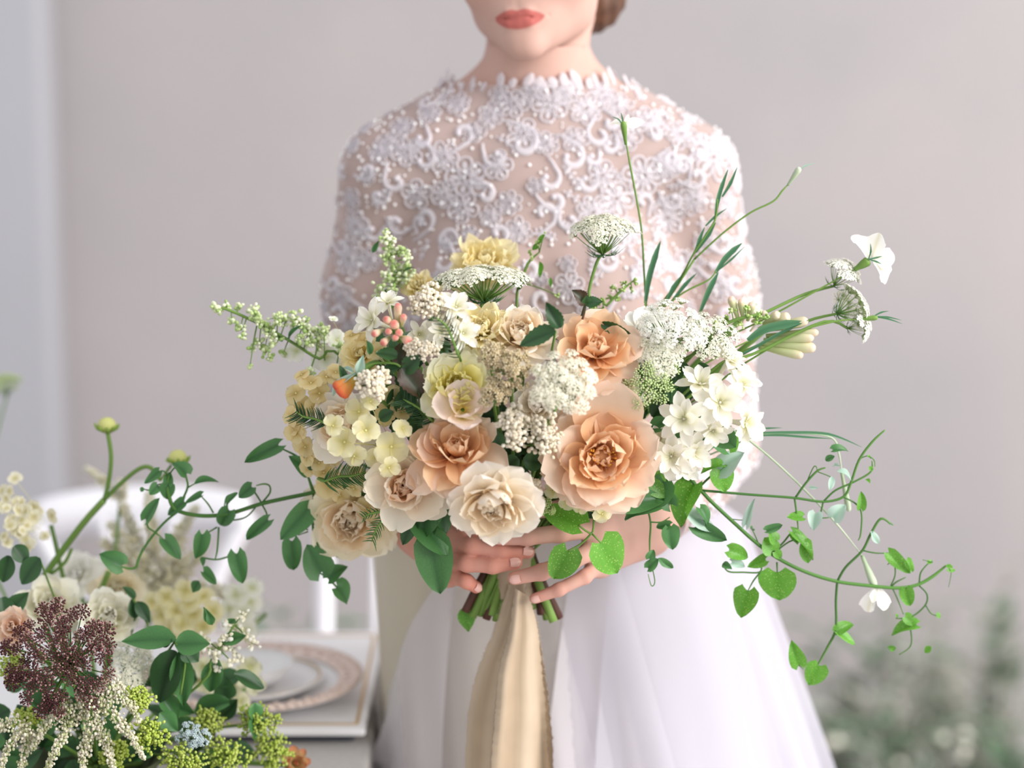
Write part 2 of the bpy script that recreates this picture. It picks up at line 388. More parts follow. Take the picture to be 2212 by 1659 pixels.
# ---- hands: each finger is a chain of knuckles, given where the photograph shows it
def pt(px, py, Y): return np.array(W(px, py, Y))
HAND_R = dict(wrist=pt(1402, 1128, -0.215), arm=EL_R*0.35+WR_R*0.65,
  knuckles=[(1285, 1100, -.246), (1290, 1140, -.262), (1292, 1183, -.262), (1296, 1218, -.250)],
  fingers=[[(1285, 1100, -.246), (1215, 1098, -.277), (1150, 1104, -.282), (1098, 1112, -.274)],
           [(1290, 1140, -.262), (1210, 1152, -.290), (1140, 1160, -.296), (1078, 1163, -.292)],
           [(1292, 1183, -.262), (1235, 1212, -.290), (1170, 1236, -.300), (1111, 1249, -.298)],
           [(1296, 1218, -.250), (1263, 1246, -.276), (1207, 1274, -.288), (1155, 1293, -.288)]],
  radii=[(20, 18.5, 16.5, 14), (21, 19.5, 18, 15), (20, 19, 17.5, 15), (17, 15.5, 14, 12)],
  thumb=[(1360, 1098, -.205), (1280, 1085, -.192), (1200, 1078, -.190), (1150, 1072, -.196)])
HAND_L = dict(wrist=pt(902, 1128, -0.205), arm=EL_L*0.35+WR_L*0.65,
  knuckles=[(972, 1122, -.240), (968, 1160, -.258), (966, 1203, -.258), (968, 1238, -.246)],
  fingers=[[(972, 1122, -.240), (1010, 1140, -.270), (1070, 1150, -.277), (1125, 1155, -.272)],
           [(968, 1160, -.258), (1022, 1178, -.280), (1085, 1189, -.284), (1140, 1192, -.278)],
           [(966, 1203, -.258), (1010, 1216, -.280), (1065, 1221, -.286), (1114, 1216, -.282)],
           [(968, 1238, -.246), (985, 1246, -.266), (1008, 1256, -.276), (1029, 1269, -.270)]],
  radii=[(20, 18.5, 17, 14.5), (21, 20, 18, 15), (21, 19.5, 18, 15), (18, 17, 15.5, 13.5)],
  thumb=[(930, 1100, -.200), (985, 1085, -.190), (1050, 1080, -.187), (1095, 1076, -.195)])
PX = M(1200, 1180, -0.28, 1.0)
def hand_field(p, H):
    wr = H['wrist']; kn = [pt(*k) for k in H['knuckles']]
    d = capsule(p, H['arm'], wr, 0.031, 0.0245)
    for i, k in enumerate(kn):
        root = wr + (kn[i]-kn[1])*0.45
        d = smin(d, capsule(p, root, k, 0.0165, 0.0125), 0.014)
    for i in range(3): d = smin(d, capsule(p, kn[i], kn[i+1], 0.0105, 0.0105), 0.010)
    th = [pt(*k) for k in H['thumb']]
    t = smin(capsule(p, th[0], th[1], 0.016, 0.012), smin(capsule(p, th[1], th[2], 0.0115, 0.0105), capsule(p, th[2], th[3], 0.0105, 0.0085), 0.003), 0.006)
    d = smin(d, t, 0.012)
    fing = None
    for ch, rr in zip(H['fingers'], H['radii']):
        c = [pt(*k) for k in ch]; r = [x*PX for x in rr]; f = None
        for i in range(3):
            s = capsule(p, c[i], c[i+1], r[i], r[i+1]); f = s if f is None else smin(f, s, 0.0035)
        for i in (1, 2): f = smin(f, np.linalg.norm(p-c[i].astype(np.float32), axis=-1)-r[i]*1.03, 0.002)
        d_f = smin(d, f, 0.008)                   # each finger blends with the palm only
        fing = d_f if fing is None else np.minimum(fing, d_f)
    return fing
NAILS = []
for H in (HAND_R, HAND_L):
    pts = np.array([pt(*k) for ch in H['fingers'] for k in ch]+[pt(*k) for k in H['thumb']]+[H['wrist'], H['arm']])
    l = pts.min(0)-0.034; u = pts.max(0)+0.034; hh = 0.0019
    g = grid(l, u, hh); V, Q = nets(hand_field(g, H), l, hh); V = relax(V, Q, 1, 0.35)
    tips = np.array([pt(*ch[3]) for ch in H['fingers']]); mids = np.array([pt(*ch[k]) for ch in H['fingers'] for k in (1, 2)])
    dt = np.min(np.linalg.norm(V[:, None]-tips[None], axis=2), 1); dm = np.min(np.linalg.norm(V[:, None]-mids[None], axis=2), 1)
    body_add(V, Q, None, 0.45*np.exp(-(dt/0.012)**2)+0.28*np.exp(-(dm/0.012)**2)+(0.12 if H is HAND_R else 0.42))  # knuckle blush, plus an even ruddy tint painting shade, stronger on the left
    del g
VV = np.concatenate(BV); QQ = np.concatenate(BQ)
me_body = np_mesh('person', VV, QQ, m_skin, {'lip': np.concatenate(BLIP), 'blush': np.concatenate(BBL)})
person = tag(obj('person', me_body), 'person in white lace and tulle wedding dress holding the bouquet in both hands', 'person')

# nails lie on the finger tips
m_nail = plain('fingernail', (224, 176, 164), 0.3, 0.4)
bvh_body = BVHTree.FromPolygons([tuple(v) for v in BV[3]]+[tuple(v) for v in BV[4]], [tuple(q) for q in BQ[3]-sum(len(v) for v in BV[:3])]+[tuple(q) for q in BQ[4]-sum(len(v) for v in BV[:3])])
def nail(tip, prev, size, turn):
    tip = Vector(tip); prev = Vector(prev); ax = (tip-prev).normalized()
    vdir = (CAM-tip).normalized(); vdir = (vdir+UPV*turn); nrm = (vdir-ax*vdir.dot(ax)).normalized(); side = ax.cross(nrm)
    c = tip + ax*0.001 - ax*size*0.45; mb = MB(); rows = []
    nu, nv = 7, 7
    for i in range(nu):
        u = i/(nu-1); w = size*0.5*(0.80+0.25*math.sin(PI*min(1, u*0.9+0.1)))*(1.0 if u < 0.8 else math.sqrt(max(0.05, 1-((u-0.8)/0.22)**2)))
        for j in range(nv):
            s = j/(nv-1)*2-1
            p = c + ax*(u-0.35)*size*1.25 + side*s*w
            hit = bvh_body.ray_cast(p+nrm*0.02, -nrm, 0.03)
            loc = hit[0]+nrm*0.0006 if hit[0] is not None else p+nrm*size*0.4
            rows.append(loc+nrm*(0.0005*(1-s*s)))
    F = [(i*nv+j, i*nv+j+1, (i+1)*nv+j+1, (i+1)*nv+j) for i in range(nu-1) for j in range(nv-1)]
    mb.add(rows, F); return mb.build('fingernail', m_nail, person)
for H, idx, turn in ((HAND_R, (1, 2, 3), -0.25), (HAND_L, (1, 2, 3), 0.1)):
    for i in idx:
        ch = H['fingers'][i]; nail(pt(*ch[3]), pt(*ch[2]), H['radii'][i][3]*PX*1.25, turn)

# ---- hair: brown, drawn back into a low bun
m_hair = plain('brown_hair', (104, 70, 50), 0.5, 0.4, col2=(74, 48, 34), nscale=60)
def hair_field(p):
    l = head_local(p)
    cap = ellipsoid(l, (0, 0.024, 0.034), (0.082, 0.094, 0.090))
    cut = -(l[..., 1]*0.75+(l[..., 2]-0.05)*0.66+0.035)       # hairline over the forehead
    cap = smax(cap, cut, 0.01); cap = smax(cap, -(l[..., 2]+0.062+0.25*(l[..., 1]-0.05)), 0.012)
    bun = ellipsoid(l, (0.028, 0.108, -0.058), (0.046, 0.036, 0.040))
    return smin(cap, bun, 0.015) + 0.0012*np.sin(l[..., 0]*420+l[..., 1]*160)
lo4 = (HEAD.x-0.12, HEAD.y-0.11, HEAD.z-0.13); g = grid(lo4, (HEAD.x+0.13, HEAD.y+0.17, HEAD.z+0.14), 0.0035)
V, Q = nets(hair_field(g), lo4, 0.0035); obj('hair', np_mesh('hair', V, Q, m_hair), person)
m_eye = plain('eye_brow', (84, 60, 48), 0.6)
for s in (-1, 1):
    mb = MB(); P = [HEAD+RH @ Vector((s*x, y, z)) for x, y, z in ((0.014, -0.0885, 0.027), (0.030, -0.085, 0.032), (0.046, -0.070, 0.027))]
    mb.tube(P, [0.0022, 0.0026, 0.001], 6, 4); mb.build('eyebrow', m_eye, person)
    mb = MB(); P = [HEAD+RH @ Vector((s*x, y, z)) for x, y, z in ((0.019, -0.0765, 0.001), (0.031, -0.0800, -0.004), (0.043, -0.073, 0.000))]
    mb.tube(P, [0.0008, 0.0013, 0.0008], 5, 4); mb.build('eyelashes', m_eye, person)

# ---- bodice: sheer blush net with raised white lace
m_net = sheer('blush_net', (214, 196, 190), 0.34, 0.25)
def shell(off, zlo, ztop, cuff):
    V, Q = nets(TD-off, lo, h); V = relax(V, Q, 3)
    c = V[Q].mean(1); k = (c[:, 2] > zlo) & (c[:, 2] < ztop)
    for E, Wr in ((EL_R, WR_R), (EL_L, WR_L)):
        t = ((c-E)@(Wr-E))/((Wr-E)@(Wr-E)); near = np.linalg.norm(c-(E+np.clip(t, 0, 1)[:, None]*(Wr-E)), axis=1) < 0.07
        k &= ~((t > cuff) & near & (c[:, 1] < -0.12))
    # the arms keep going below the waist line
    return V, Q[k]
V, Q = shell(0.0065, 0.955, 1.402, 0.93)
used = np.unique(Q); remap = -np.ones(len(V), int); remap[used] = np.arange(len(used)); Vb = V[used]; Qb = remap[Q]
bodice = obj('lace_bodice', np_mesh('lace_bodice', Vb, Qb, m_net), person)
bodice['label'] = 'blush net bodice covered in raised white lace'
BB = BVHTree.FromPolygons([tuple(v) for v in Vb], [tuple(q) for q in Qb])
m_lace = soft('white_lace', [(214, 205, 208), (234, 227, 231)], 0.7, 0.3, 0.03)
m_bead = plain('pearl_bead', (252, 250, 250), 0.2, 0.6)

def frame_at(px, py, ang=0.0):
    d = ray(px, py).normalized(); hit = BB.ray_cast(CAM, d, 6)
    if hit[0] is None: return None
    return frame_on(hit[0], hit[1], ang)
def frame_on(p, n, ang):
    if n.dot(CAM-p) < 0: n = -n
    a = RGT - n*RGT.dot(n)
    if a.length < 0.2: a = FWD - n*FWD.dot(n)
    a.normalize(); b = n.cross(a)
    ca, sa = math.cos(ang), math.sin(ang)
    return p, a*ca+b*sa, b*ca-a*sa, n
def lay(fr, u, v, hgt):
    p, a, b, n = fr; q = p+a*u+b*v
    loc, nn, _, _ = BB.find_nearest(q)
    if nn.dot(n) < 0: nn = -nn
    return loc+nn*hgt
def lace_ribbon(mb, fr, pts, w, hgt=0.0028):
    P, Wd = spline([(x, y, 0) for x, y in pts], w, 5); n = len(P); V = []
    for i in range(n):
        t = P[min(i+1, n-1)]-P[max(i-1, 0)]; t.normalize(); s = Vector((-t.y, t.x, 0))
        for k, hh in ((-1, 0.0006), (0, hgt), (1, 0.0006)):
            q = P[i]+s*Wd[i]*k; V.append(lay(fr, q.x, q.y, hh))
    F = [(i*3+k, i*3+k+1, (i+1)*3+k+1, (i+1)*3+k) for i in range(n-1) for k in (0, 1)]
    mb.add(V, F, [0.3, 1.0, 0.3]*n)
def lace_petal(mb, fr, cx, cy, ang, L, Wd, hgt=0.0026):
    pr = [(0.0, 0.12), (0.25, 0.62), (0.55, 1.0), (0.82, 0.8), (1.0, 0.22)]; V = []; ca, sa = math.cos(ang), math.sin(ang)
    for t, w in pr:
        for k, hh in ((-1, 0.0008), (0, hgt), (1, 0.0008)):
            x = t*L; y = k*w*Wd; V.append(lay(fr, cx+x*ca-y*sa, cy+x*sa+y*ca, hh))
    F = [(i*3+k, i*3+k+1, (i+1)*3+k+1, (i+1)*3+k) for i in range(len(pr)-1) for k in (0, 1)]
    mb.add(V, F, [0.3, 1.0, 0.3]*len(pr))
rng = random.Random(7)
def lace_flower(fr, R, n=6):
    """a worked flower: corded outline round each petal, a finer filled petal inside, a ring in the middle"""
    mb = MB(); o = rng.random()*6
    for i in range(n):
        a = o+2*PI*i/n; ca, sa = math.cos(a), math.sin(a); k = rng.uniform(.85, 1.1); w = R*min(.46, 2.2/n)
        loop = [(R*.22, 0), (R*.55*k, w*.75), (R*.86*k, w*.72), (R*1.0*k, 0), (R*.86*k, -w*.72), (R*.55*k, -w*.75), (R*.22, 0)]
        lace_ribbon(mb, fr, [(x*ca-y*sa, x*sa+y*ca) for x, y in loop], [R*.050+.0004]*7, .0026)
        lace_petal(mb, fr, R*.26*ca, R*.26*sa, a, R*.56*k, w*.34, .0016)
    ring = [(R*.17*math.cos(t*PI/4), R*.17*math.sin(t*PI/4)) for t in range(9)]
    lace_ribbon(mb, fr, ring, [R*.055+.0004]*9, .0032)
    return mb.build('lace_flower', m_lace, bodice)
def lace_scroll(fr, L, flip=1):
    """a thick cord: straight tail swelling into a curled end"""
    mb = MB(); pts = []; wd = []; c = (L*.18, 0)
    for i in range(10):
        t = i/9; th = 4.9*(1-t)-1.2; r = L*(.09+.33*t**1.25)
        pts.append((c[0]+r*math.cos(th), flip*(c[1]+r*math.sin(th)))); wd.append(.0024+.0013*math.sin(PI*min(1, t*1.1)))
    e = pts[-1]; d = (e[0]-pts[-2][0], e[1]-pts[-2][1]); n = math.hypot(*d)+1e-9
    pts.append((e[0]+d[0]/n*L*.22, e[1]+d[1]/n*L*.22)); wd.append(.0020); pts.append((e[0]+d[0]/n*L*.42, e[1]+d[1]/n*L*.34)); wd.append(.0012)
    lace_ribbon(mb, fr, pts, wd, .0036)
    p = pts[0]; mb.blob(lay(fr, p[0], p[1], 0.001), 0.0034, None, 1, 6, 4, 1.0)
    return mb.build('lace_scroll', m_lace, bodice)
def lace_sprig(fr, L, n=5):
    mb = MB(); c = rng.uniform(-0.5, 0.5)
    lace_ribbon(mb, fr, [(0, 0), (L*0.35, c*L*0.2), (L*0.7, c*L*0.55), (L, c*L)], [0.0011]*4, 0.0018)
    for i in range(n):
        t = 0.2+0.8*i/(n-1); x = t*L; y = c*L*t*t
        for s in (-1, 1): lace_petal(mb, fr, x, y, s*0.9+c*t, L*0.26, L*0.085)
    return mb.build('lace_sprig', m_lace, bodice)
FLOWERS = [(1010, 385, 46), (1075, 360, 34), (770, 490, 40), (755, 560, 40), (760, 430, 26), (1190, 225, 40), (1110, 225, 34), (1265, 235, 38), (1060, 250, 30), (1330, 225, 36), (1400, 260, 38),
  (1470, 290, 40), (1540, 340, 52), (1500, 430, 36), (1390, 380, 48), (1330, 430, 42), (1280, 460, 38), (1300, 380, 34), (1440, 470, 40), (1410, 560, 40), (1480, 580, 44), (1130, 290, 36), (1180, 310, 30),
  (880, 330, 34), (840, 310, 30), (870, 275, 30), (930, 245, 28), (990, 225, 30), (820, 330, 26), (960, 340, 34), (1000, 450, 36), (960, 420, 34), (900, 420, 34), (1570, 440, 30), (1590, 540, 34), (1560, 620, 36), (1530, 520, 30),
  (1230, 620, 36), (1120, 500, 30), (740, 640, 30), (800, 560, 28), (1350, 300, 34), (1240, 300, 30), (1440, 360, 34), (1100, 440, 28), (1060, 470, 26), (1360, 500, 36), (1600, 960, 34), (1630, 880, 30), (1580, 1040, 30), (1560, 260+50, 30), (1220, 200, 28), (1150, 200, 26), (1300, 200, 26), (1080, 205, 24)]
SCROLLS = [(985, 285, 62, 0.3, 1), (1110, 320, 96, -0.5, -1), (905, 360, 84, -1.0, -1), (865, 385, 60, 2.6, 1), (815, 415, 46, 1.2, -1), (905, 470, 72, 0.2, 1), (1170, 385, 64, 0.2, -1), (1160, 460, 70, 0.1, 1), (1065, 505, 52, 0.0, 1), (945, 565, 74, 0.3, -1),
  (860, 470, 60, 1.8, -1), (960, 530, 60, -1.2, 1), (1310, 290, 70, 2.9, 1), (1215, 345, 80, -0.3, -1), (1255, 385, 60, 0.6, -1), (1200, 420, 60, 1.7, 1), (1450, 330, 66, 1.4, -1), (1455, 365, 64, -0.6, 1), (1500, 370, 60, 1.2, 1), (1410, 510, 70, 0.4, 1), (1290, 560, 72, 0.2, -1), (1360, 590, 70, -0.2, -1),
  (1560, 510, 60, 1.3, 1), (1590, 600, 60, 1.7, -1), (1540, 570, 54, 1.5, 1), (1600, 480, 50, 1.4, -1), (725, 660, 60, 1.1, 1), (760, 690, 66, -0.3, -1), (740, 520, 50, 1.6, 1), (800, 490, 48, 1.3, -1), (720, 600, 50, 1.6, 1), (1130, 570, 60, 0.8, 1), (1180, 640, 60, 2.5, -1), (1080, 330, 60, 2.2, 1),
  (790, 360, 48, 1.2, 1), (900, 300, 50, 0.4, -1), (1240, 470, 56, 2.4, 1), (1320, 520, 50, 0.9, -1), (1460, 420, 56, 1.9, 1), (1040, 430, 56, -0.8, -1), (1610, 700, 50, 1.5, 1), (1630, 820, 54, 1.6, -1), (1610, 1000, 50, 1.9, 1), (1380, 440, 50, -0.5, 1)]
PM = M(1165, 450, -0.02, 1.0)
for px, py, r in FLOWERS:
    fr = frame_at(px, py, rng.random()*6)
    if fr: lace_flower(fr, r*PM, rng.choice((5, 6, 7)))
for px, py, L, a, f in SCROLLS:
    fr = frame_at(px, py, -a)
    if fr: lace_scroll(fr, L*PM*1.12, f)
# sprigs fill what is left, spread by distance from one another
taken = [Vector(frame_at(px, py)[0]) for px, py, r in FLOWERS if frame_at(px, py)]
cen = Vb[Qb].mean(1); order = list(range(len(cen))); rng.shuffle(order); k = 0
wt = []
for i in order:
    p = Vector(cen[i])
    if p.y > 0.06: continue
    if p.z < 1.12 and abs(p.x-XC) < 0.15 and k % 3: k += 0; low = True
    else: low = False
    dmin = 0.030 if low else 0.0225 if p.x < XC else 0.0195
    if all((p-q).length > dmin for q in taken):
        taken.append(p); loc, n, _, _ = BB.find_nearest(p); fr = frame_on(loc, n, rng.random()*6.3); k += 1
        if k % 5 == 0: lace_flower(fr, rng.uniform(0.008, 0.012), 5)
        elif k % 3 == 0: lace_scroll(fr, rng.uniform(.020, .030), rng.choice((-1, 1)))
        else: lace_sprig(fr, rng.uniform(0.016, 0.026), rng.choice((3, 4, 5)))
    if k > 330: break
# collar edge: small upright lace leaves along the rim of the neckline
rim = [Vector(v) for v in Vb if v[2] > 1.3965]; cc0 = Vector((XC, YC+0.008, 1.40)); byang = {}
for v in rim: byang.setdefault(int((math.atan2(v.y-cc0.y, v.x-cc0.x)+PI)/(2*PI)*46), v)
for kk_, v in byang.items():
    d = Vector((v.x-cc0.x, v.y-cc0.y, 0)).normalized(); side = Vector((-d.y, d.x, 0)); hgt = rng.uniform(0.004, 0.017); ww = rng.uniform(.0035, .0068); lean = rng.uniform(-.35, .35)
    if rng.random() < .18: continue
    base = v+d*0.001; mb = MB(); V = []
    for t, w in ((-.3, .5), (.2, .9), (.55, 1), (.85, .6), (1, .15)):
        for s, e in ((-1, 0), (0, 0.002), (1, 0)): V.append(base+side*(s*w*ww+lean*t*hgt)+Vector((0, 0, t*hgt))+d*(e-0.45*max(0, t)*hgt))
    mb.add(V, [(q*3+s, q*3+s+1, (q+1)*3+s+1, (q+1)*3+s) for q in range(4) for s in (0, 1)]); mb.build('lace_scallop', m_lace, bodice)
mb = MB()
for i in range(0, len(order), 9):
    p = Vector(cen[order[i]])
    if p.y > 0.06 or (p.z < 1.15 and abs(p.x-XC) < 0.15): continue
    loc, n, _, _ = BB.find_nearest(p); mb.blob(loc+n*0.0012*(1 if n.dot(CAM-loc) > 0 else -1), rng.uniform(0.0011, 0.0022), None, 1, 5, 3)
mb.build('lace_beads', m_bead, bodice, kind='stuff')

# ---- skirt: ivory lining under layers of white tulle
m_lining = plain('ivory_lining', (206, 196, 178), 0.75, 0.2)
m_tulle = sheer('white_tulle', (232, 227, 230), 0.36, 0.40)
m_tulle2 = sheer('outer_tulle', (230, 227, 236), 0.60, 0.40)
def prof(z, left, right):
    def f(tab):
        for (z0, x0), (z1, x1) in zip(tab, tab[1:]):
            if z <= z0 and z >= z1: t = (z0-z)/(z0-z1); return x0+(x1-x0)*t
        return tab[-1][1] if z < tab[-1][0] else tab[0][1]
    return f(left), f(right)
ZW = 0.985
LIN_L = [(ZW, XC-0.125), (0.93, -0.163), (0.80, -0.157), (0.648, -0.150), (0.30, -0.165), (0.02, -0.18)]
LIN_R = [(ZW, XC+0.125), (0.93, 0.200), (0.80, 0.238), (0.648, 0.268), (0.30, 0.31), (0.02, 0.34)]
TUL_L = [(ZW, XC-0.128), (0.93, -0.166), (0.80, -0.160), (0.648, -0.153), (0.30, -0.165), (0.02, -0.18)]
TUL_R = [(ZW, XC+0.128), (0.94, 0.222), (0.82, 0.262), (0.735, 0.292), (0.648, 0.322), (0.30, 0.40), (0.02, 0.45)]
def px_edge(tab_px):
    tab = [(W(x, y, -0.2).z, W(x, y, -0.2).x) for x, y in tab_px]
    def f(z, cx, a):
        x = tab[0][1] if z >= tab[0][0] else tab[-1][1]
        for (z0, x0), (z1, x1) in zip(tab, tab[1:]):
            if z1 <= z <= z0: x = x0+(x1-x0)*(z0-z)/(z0-z1)
        return 2*PI-math.acos(max(-1, min(1, (x-cx)/a)))
    return f
def skirt(name, L, R, off, amp, nf, ph, mat, phi0, phi1, nphi=220, nz=34, seed=1, dep=1.0):
    r2 = random.Random(seed); kk = [(nf, amp, ph), (nf*1.7, amp*0.5, ph*2.1), (nf*2.9, amp*0.28, ph*3.7)]
    V = []; F = []
    for i in range(nz+1):
        t = i/nz; z = ZW - (ZW-0.012)*(t**1.25)
        xl, xr = prof(z, L, R); cx = (xl+xr)/2; a = (xr-xl)/2+off; b = (0.095+0.15*min(1, t*1.5))*dep+off
        p0 = phi0(z, cx, a) if callable(phi0) else phi0
        p1 = phi1(z, cx, a) if callable(phi1) else phi1
        for j in range(nphi+1):
            f = p0+(p1-p0)*j/nphi; fold = sum(A*math.sin(n*f+p+0.8*math.sin(2*t+n)) for n, A, p in kk)*min(1, 0.15+t*1.6)
            V.append((cx+(a+fold)*math.cos(f), YC-0.005+(b+fold)*math.sin(f), z))
    for i in range(nz):
        for j in range(nphi): q = i*(nphi+1)+j; F.append((q, q+1, q+nphi+2, q+nphi+1))
    return obj(name, mesh(name, V, F, None, True, mat), person)
EDGE = [(W(1000, 1100, -0.19), 0), (W(972, 1270, -0.2), 0), (W(885, 1400, -0.19), 0), (W(822, 1560, -0.1), 0), (W(803, 1650, -0.03), 0)]
def left_edge(z, cx, a):
    tab = [(e[0].z, e[0].x) for e in EDGE]
    if z >= tab[0][0]: x = tab[0][1]
    elif z <= tab[-1][0]: return PI
    else:
        for (z0, x0), (z1, x1) in zip(tab, tab[1:]):
            if z1 <= z <= z0: x = x0+(x1-x0)*(z0-z)/(z0-z1); break
    c = max(-1, min(1, (x-cx)/a)); return 2*PI-math.acos(c)
skirt('skirt_lining', LIN_L, LIN_R, -0.012, 0.005, 9, 0.4, m_lining, 0, 2*PI, dep=0.93)
gapL = px_edge([(1010, 1150), (975, 1300), (962, 1480), (955, 1659), (940, 2300)]); gapR = px_edge([(1200, 1150), (1236, 1300), (1205, 1480), (1180, 1659), (1120, 2300)])
skirt('tulle_layer', TUL_L, LIN_R, 0.003, 0.007, 13, 1.1, m_tulle2, left_edge, 2*PI+1.9, seed=2)
skirt('tulle_layer', TUL_L, TUL_R, 0.008, 0.007, 11, 2.3, m_tulle, left_edge, gapL, 70, seed=3)
skirt('tulle_layer', TUL_L, LIN_R, 0.010, 0.009, 12, 2.3, m_tulle, gapR, 2*PI+1.6, seed=4)
skirt('tulle_layer', TUL_L, TUL_R, 0.014, 0.012, 9, 0.2, m_tulle2, gapR, 2*PI+2.2, seed=5)
skirt('tulle_layer', TUL_L, TUL_R, 0.020, 0.012, 7, 1.2, m_tulle2, px_edge([(1290, 1150), (1330, 1300), (1310, 1480), (1290, 1659), (1250, 2300)]), 2*PI+1.0, seed=6)
# ================================================================ plant kit
rf = random.Random(11)
m_stem = soft('green_stem', [(96, 130, 58), (120, 152, 74)], 0.5, 0.1, 0.1)
m_stem_dark = soft('dark_stem', [(58, 66, 36), (92, 58, 48)], 0.5, 0.0, 0.12)
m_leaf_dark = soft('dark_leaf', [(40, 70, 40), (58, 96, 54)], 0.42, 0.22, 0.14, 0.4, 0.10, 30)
m_leaf_mid = soft('mid_leaf', [(58, 104, 56), (84, 134, 76)], 0.40, 0.28, 0.12, 0.4, 0.10, 30)
m_leaf_bright = soft('bright_leaf', [(88, 150, 44), (104, 164, 60)], 0.40, 0.35, 0.12, 0.4, 0.08, 12, speck=(172, 206, 110))  # bright yellow-green leaf with pale specks
m_leaf_pale = soft('pale_blue_leaf', [(150, 184, 160), (182, 204, 190)], 0.42, 0.30, 0.08, 0.4)
m_leaf_red = soft('bronze_leaf', [(44, 56, 32), (70, 50, 38)], 0.40, 0.12, 0.14, 0.4, 0.15, 10)
m_grass = soft('blue_green_blade', [(70, 116, 82), (104, 146, 108)], 0.45, 0.2, 0.10)

# --- petals
def petal_data(name, L, Wd, a0, a1, cup, ruf, mat, seed=0, nt=8, ns=9, r0=0.03, z0=0.0, notch=0.06, p=1.0, point=0.0):
    r = random.Random(seed); ph = [r.random()*6.28 for _ in range(4)]
    V = []; G = []; rr = r0; zz = z0; steps = nt*3; path = [(rr, zz, math.radians(a0))]
    for i in range(steps):
        t = (i+0.5)/steps; f = math.radians(a0+(a1-a0)*t**p); rr += L/steps*math.sin(f); zz += L/steps*math.cos(f); path.append((rr, zz, f))
    for i in range(nt):
        t = i/(nt-1)
        w = Wd*(0.22+0.78*math.sin(min(1, t/0.62)*PI/2)) if t < 0.62 else Wd*math.sqrt(max(0.0, 1-((t-0.62)/(0.40 if not point else 0.385))**2))**(1+point)
        for j in range(ns):
            s = j/(ns-1)*2-1
            tt = max(0, t*(1 - notch*math.exp(-(s/0.22)**2)*(t > 0.7) - 0.10*abs(s)**3*(1-t)))
            x = tt*steps; k = min(int(x), steps-1); fr = x-k; a, b = path[k], path[k+1]
            R0 = a[0]+(b[0]-a[0])*fr; Z0 = a[1]+(b[1]-a[1])*fr; f = a[2]+(b[2]-a[2])*fr
            n = (-math.cos(f), math.sin(f))
            off = cup*Wd*s*s*(1-0.35*t) + ruf*Wd*t*t*(math.sin(3.1*s+ph[0])+0.6*math.sin(6.7*s+ph[1])+0.4*math.sin(11*s+5*t+ph[2]))*(0.35+0.65*abs(s))
            V.append((R0+n[0]*off, w*s*(1-0.12*abs(cup)*s*s), Z0+n[1]*off)); G.append(min(1, t*0.92+0.08*abs(s)))
    F = [(i*ns+j, i*ns+j+1, (i+1)*ns+j+1, (i+1)*ns+j) for i in range(nt-1) for j in range(ns-1)]
    return mesh(name, V, F, G, True, mat)

BIND = W(1112, 1200, -0.238)
STUBS = [(1004, 1322), (1020, 1332), (1036, 1328), (1050, 1338), (1062, 1330), (1076, 1322), (1168, 1326), (1182, 1338), (1196, 1343), (1208, 1334), (1150, 1316), (1092, 1332), (1012, 1314), (1044, 1324), (1070, 1340), (1188, 1328), (1028, 1322)]
stub_i = [0]
def bouquet_stem(root, loc, r=0.0024, dark=None, bend=0.0, way=None):
    """stem from the bloom's back down through the tied point of the bouquet; some run on to a cut end"""
    loc = Vector(loc); base = loc - (root.rotation_quaternion @ Vector((0, 0, 1)))*0.004 if root.rotation_mode == 'QUATERNION' else loc
    b = BIND + Vector((rf.uniform(-0.014, 0.014), rf.uniform(-0.010, 0.010), 0))
    out = (root.rotation_quaternion @ Vector((0, 0, -1))) if root.rotation_mode == 'QUATERNION' else Vector((0, 0, -1))
    mid = (loc*0.45+b*0.55)+out*0.02+Vector((0, 0.03, 0.0))
    pts = [base]+([Vector(w) for w in way] if way else [])+[mid, b]
    if stub_i[0] < len(STUBS) and r > 0.002:
        e = STUBS[stub_i[0]]; stub_i[0] += 1; pts[-1] = W(1112+(e[0]-1112)*.40, 1205, -.240+rf.uniform(-.008, .008)); pts.append(W(e[0], e[1], -0.245+rf.uniform(-0.012, 0.014)))
        r = max(r, rf.uniform(0.0032, 0.0046)); dark = stub_i[0] % 3 == 1 if dark is None else dark
    mb = MB(); inv = root.matrix_basis.inverted(); mb.tube([inv @ p for p in pts], r, 7, 4)
    return mb.build('stem', m_stem_dark if dark else m_stem, root)

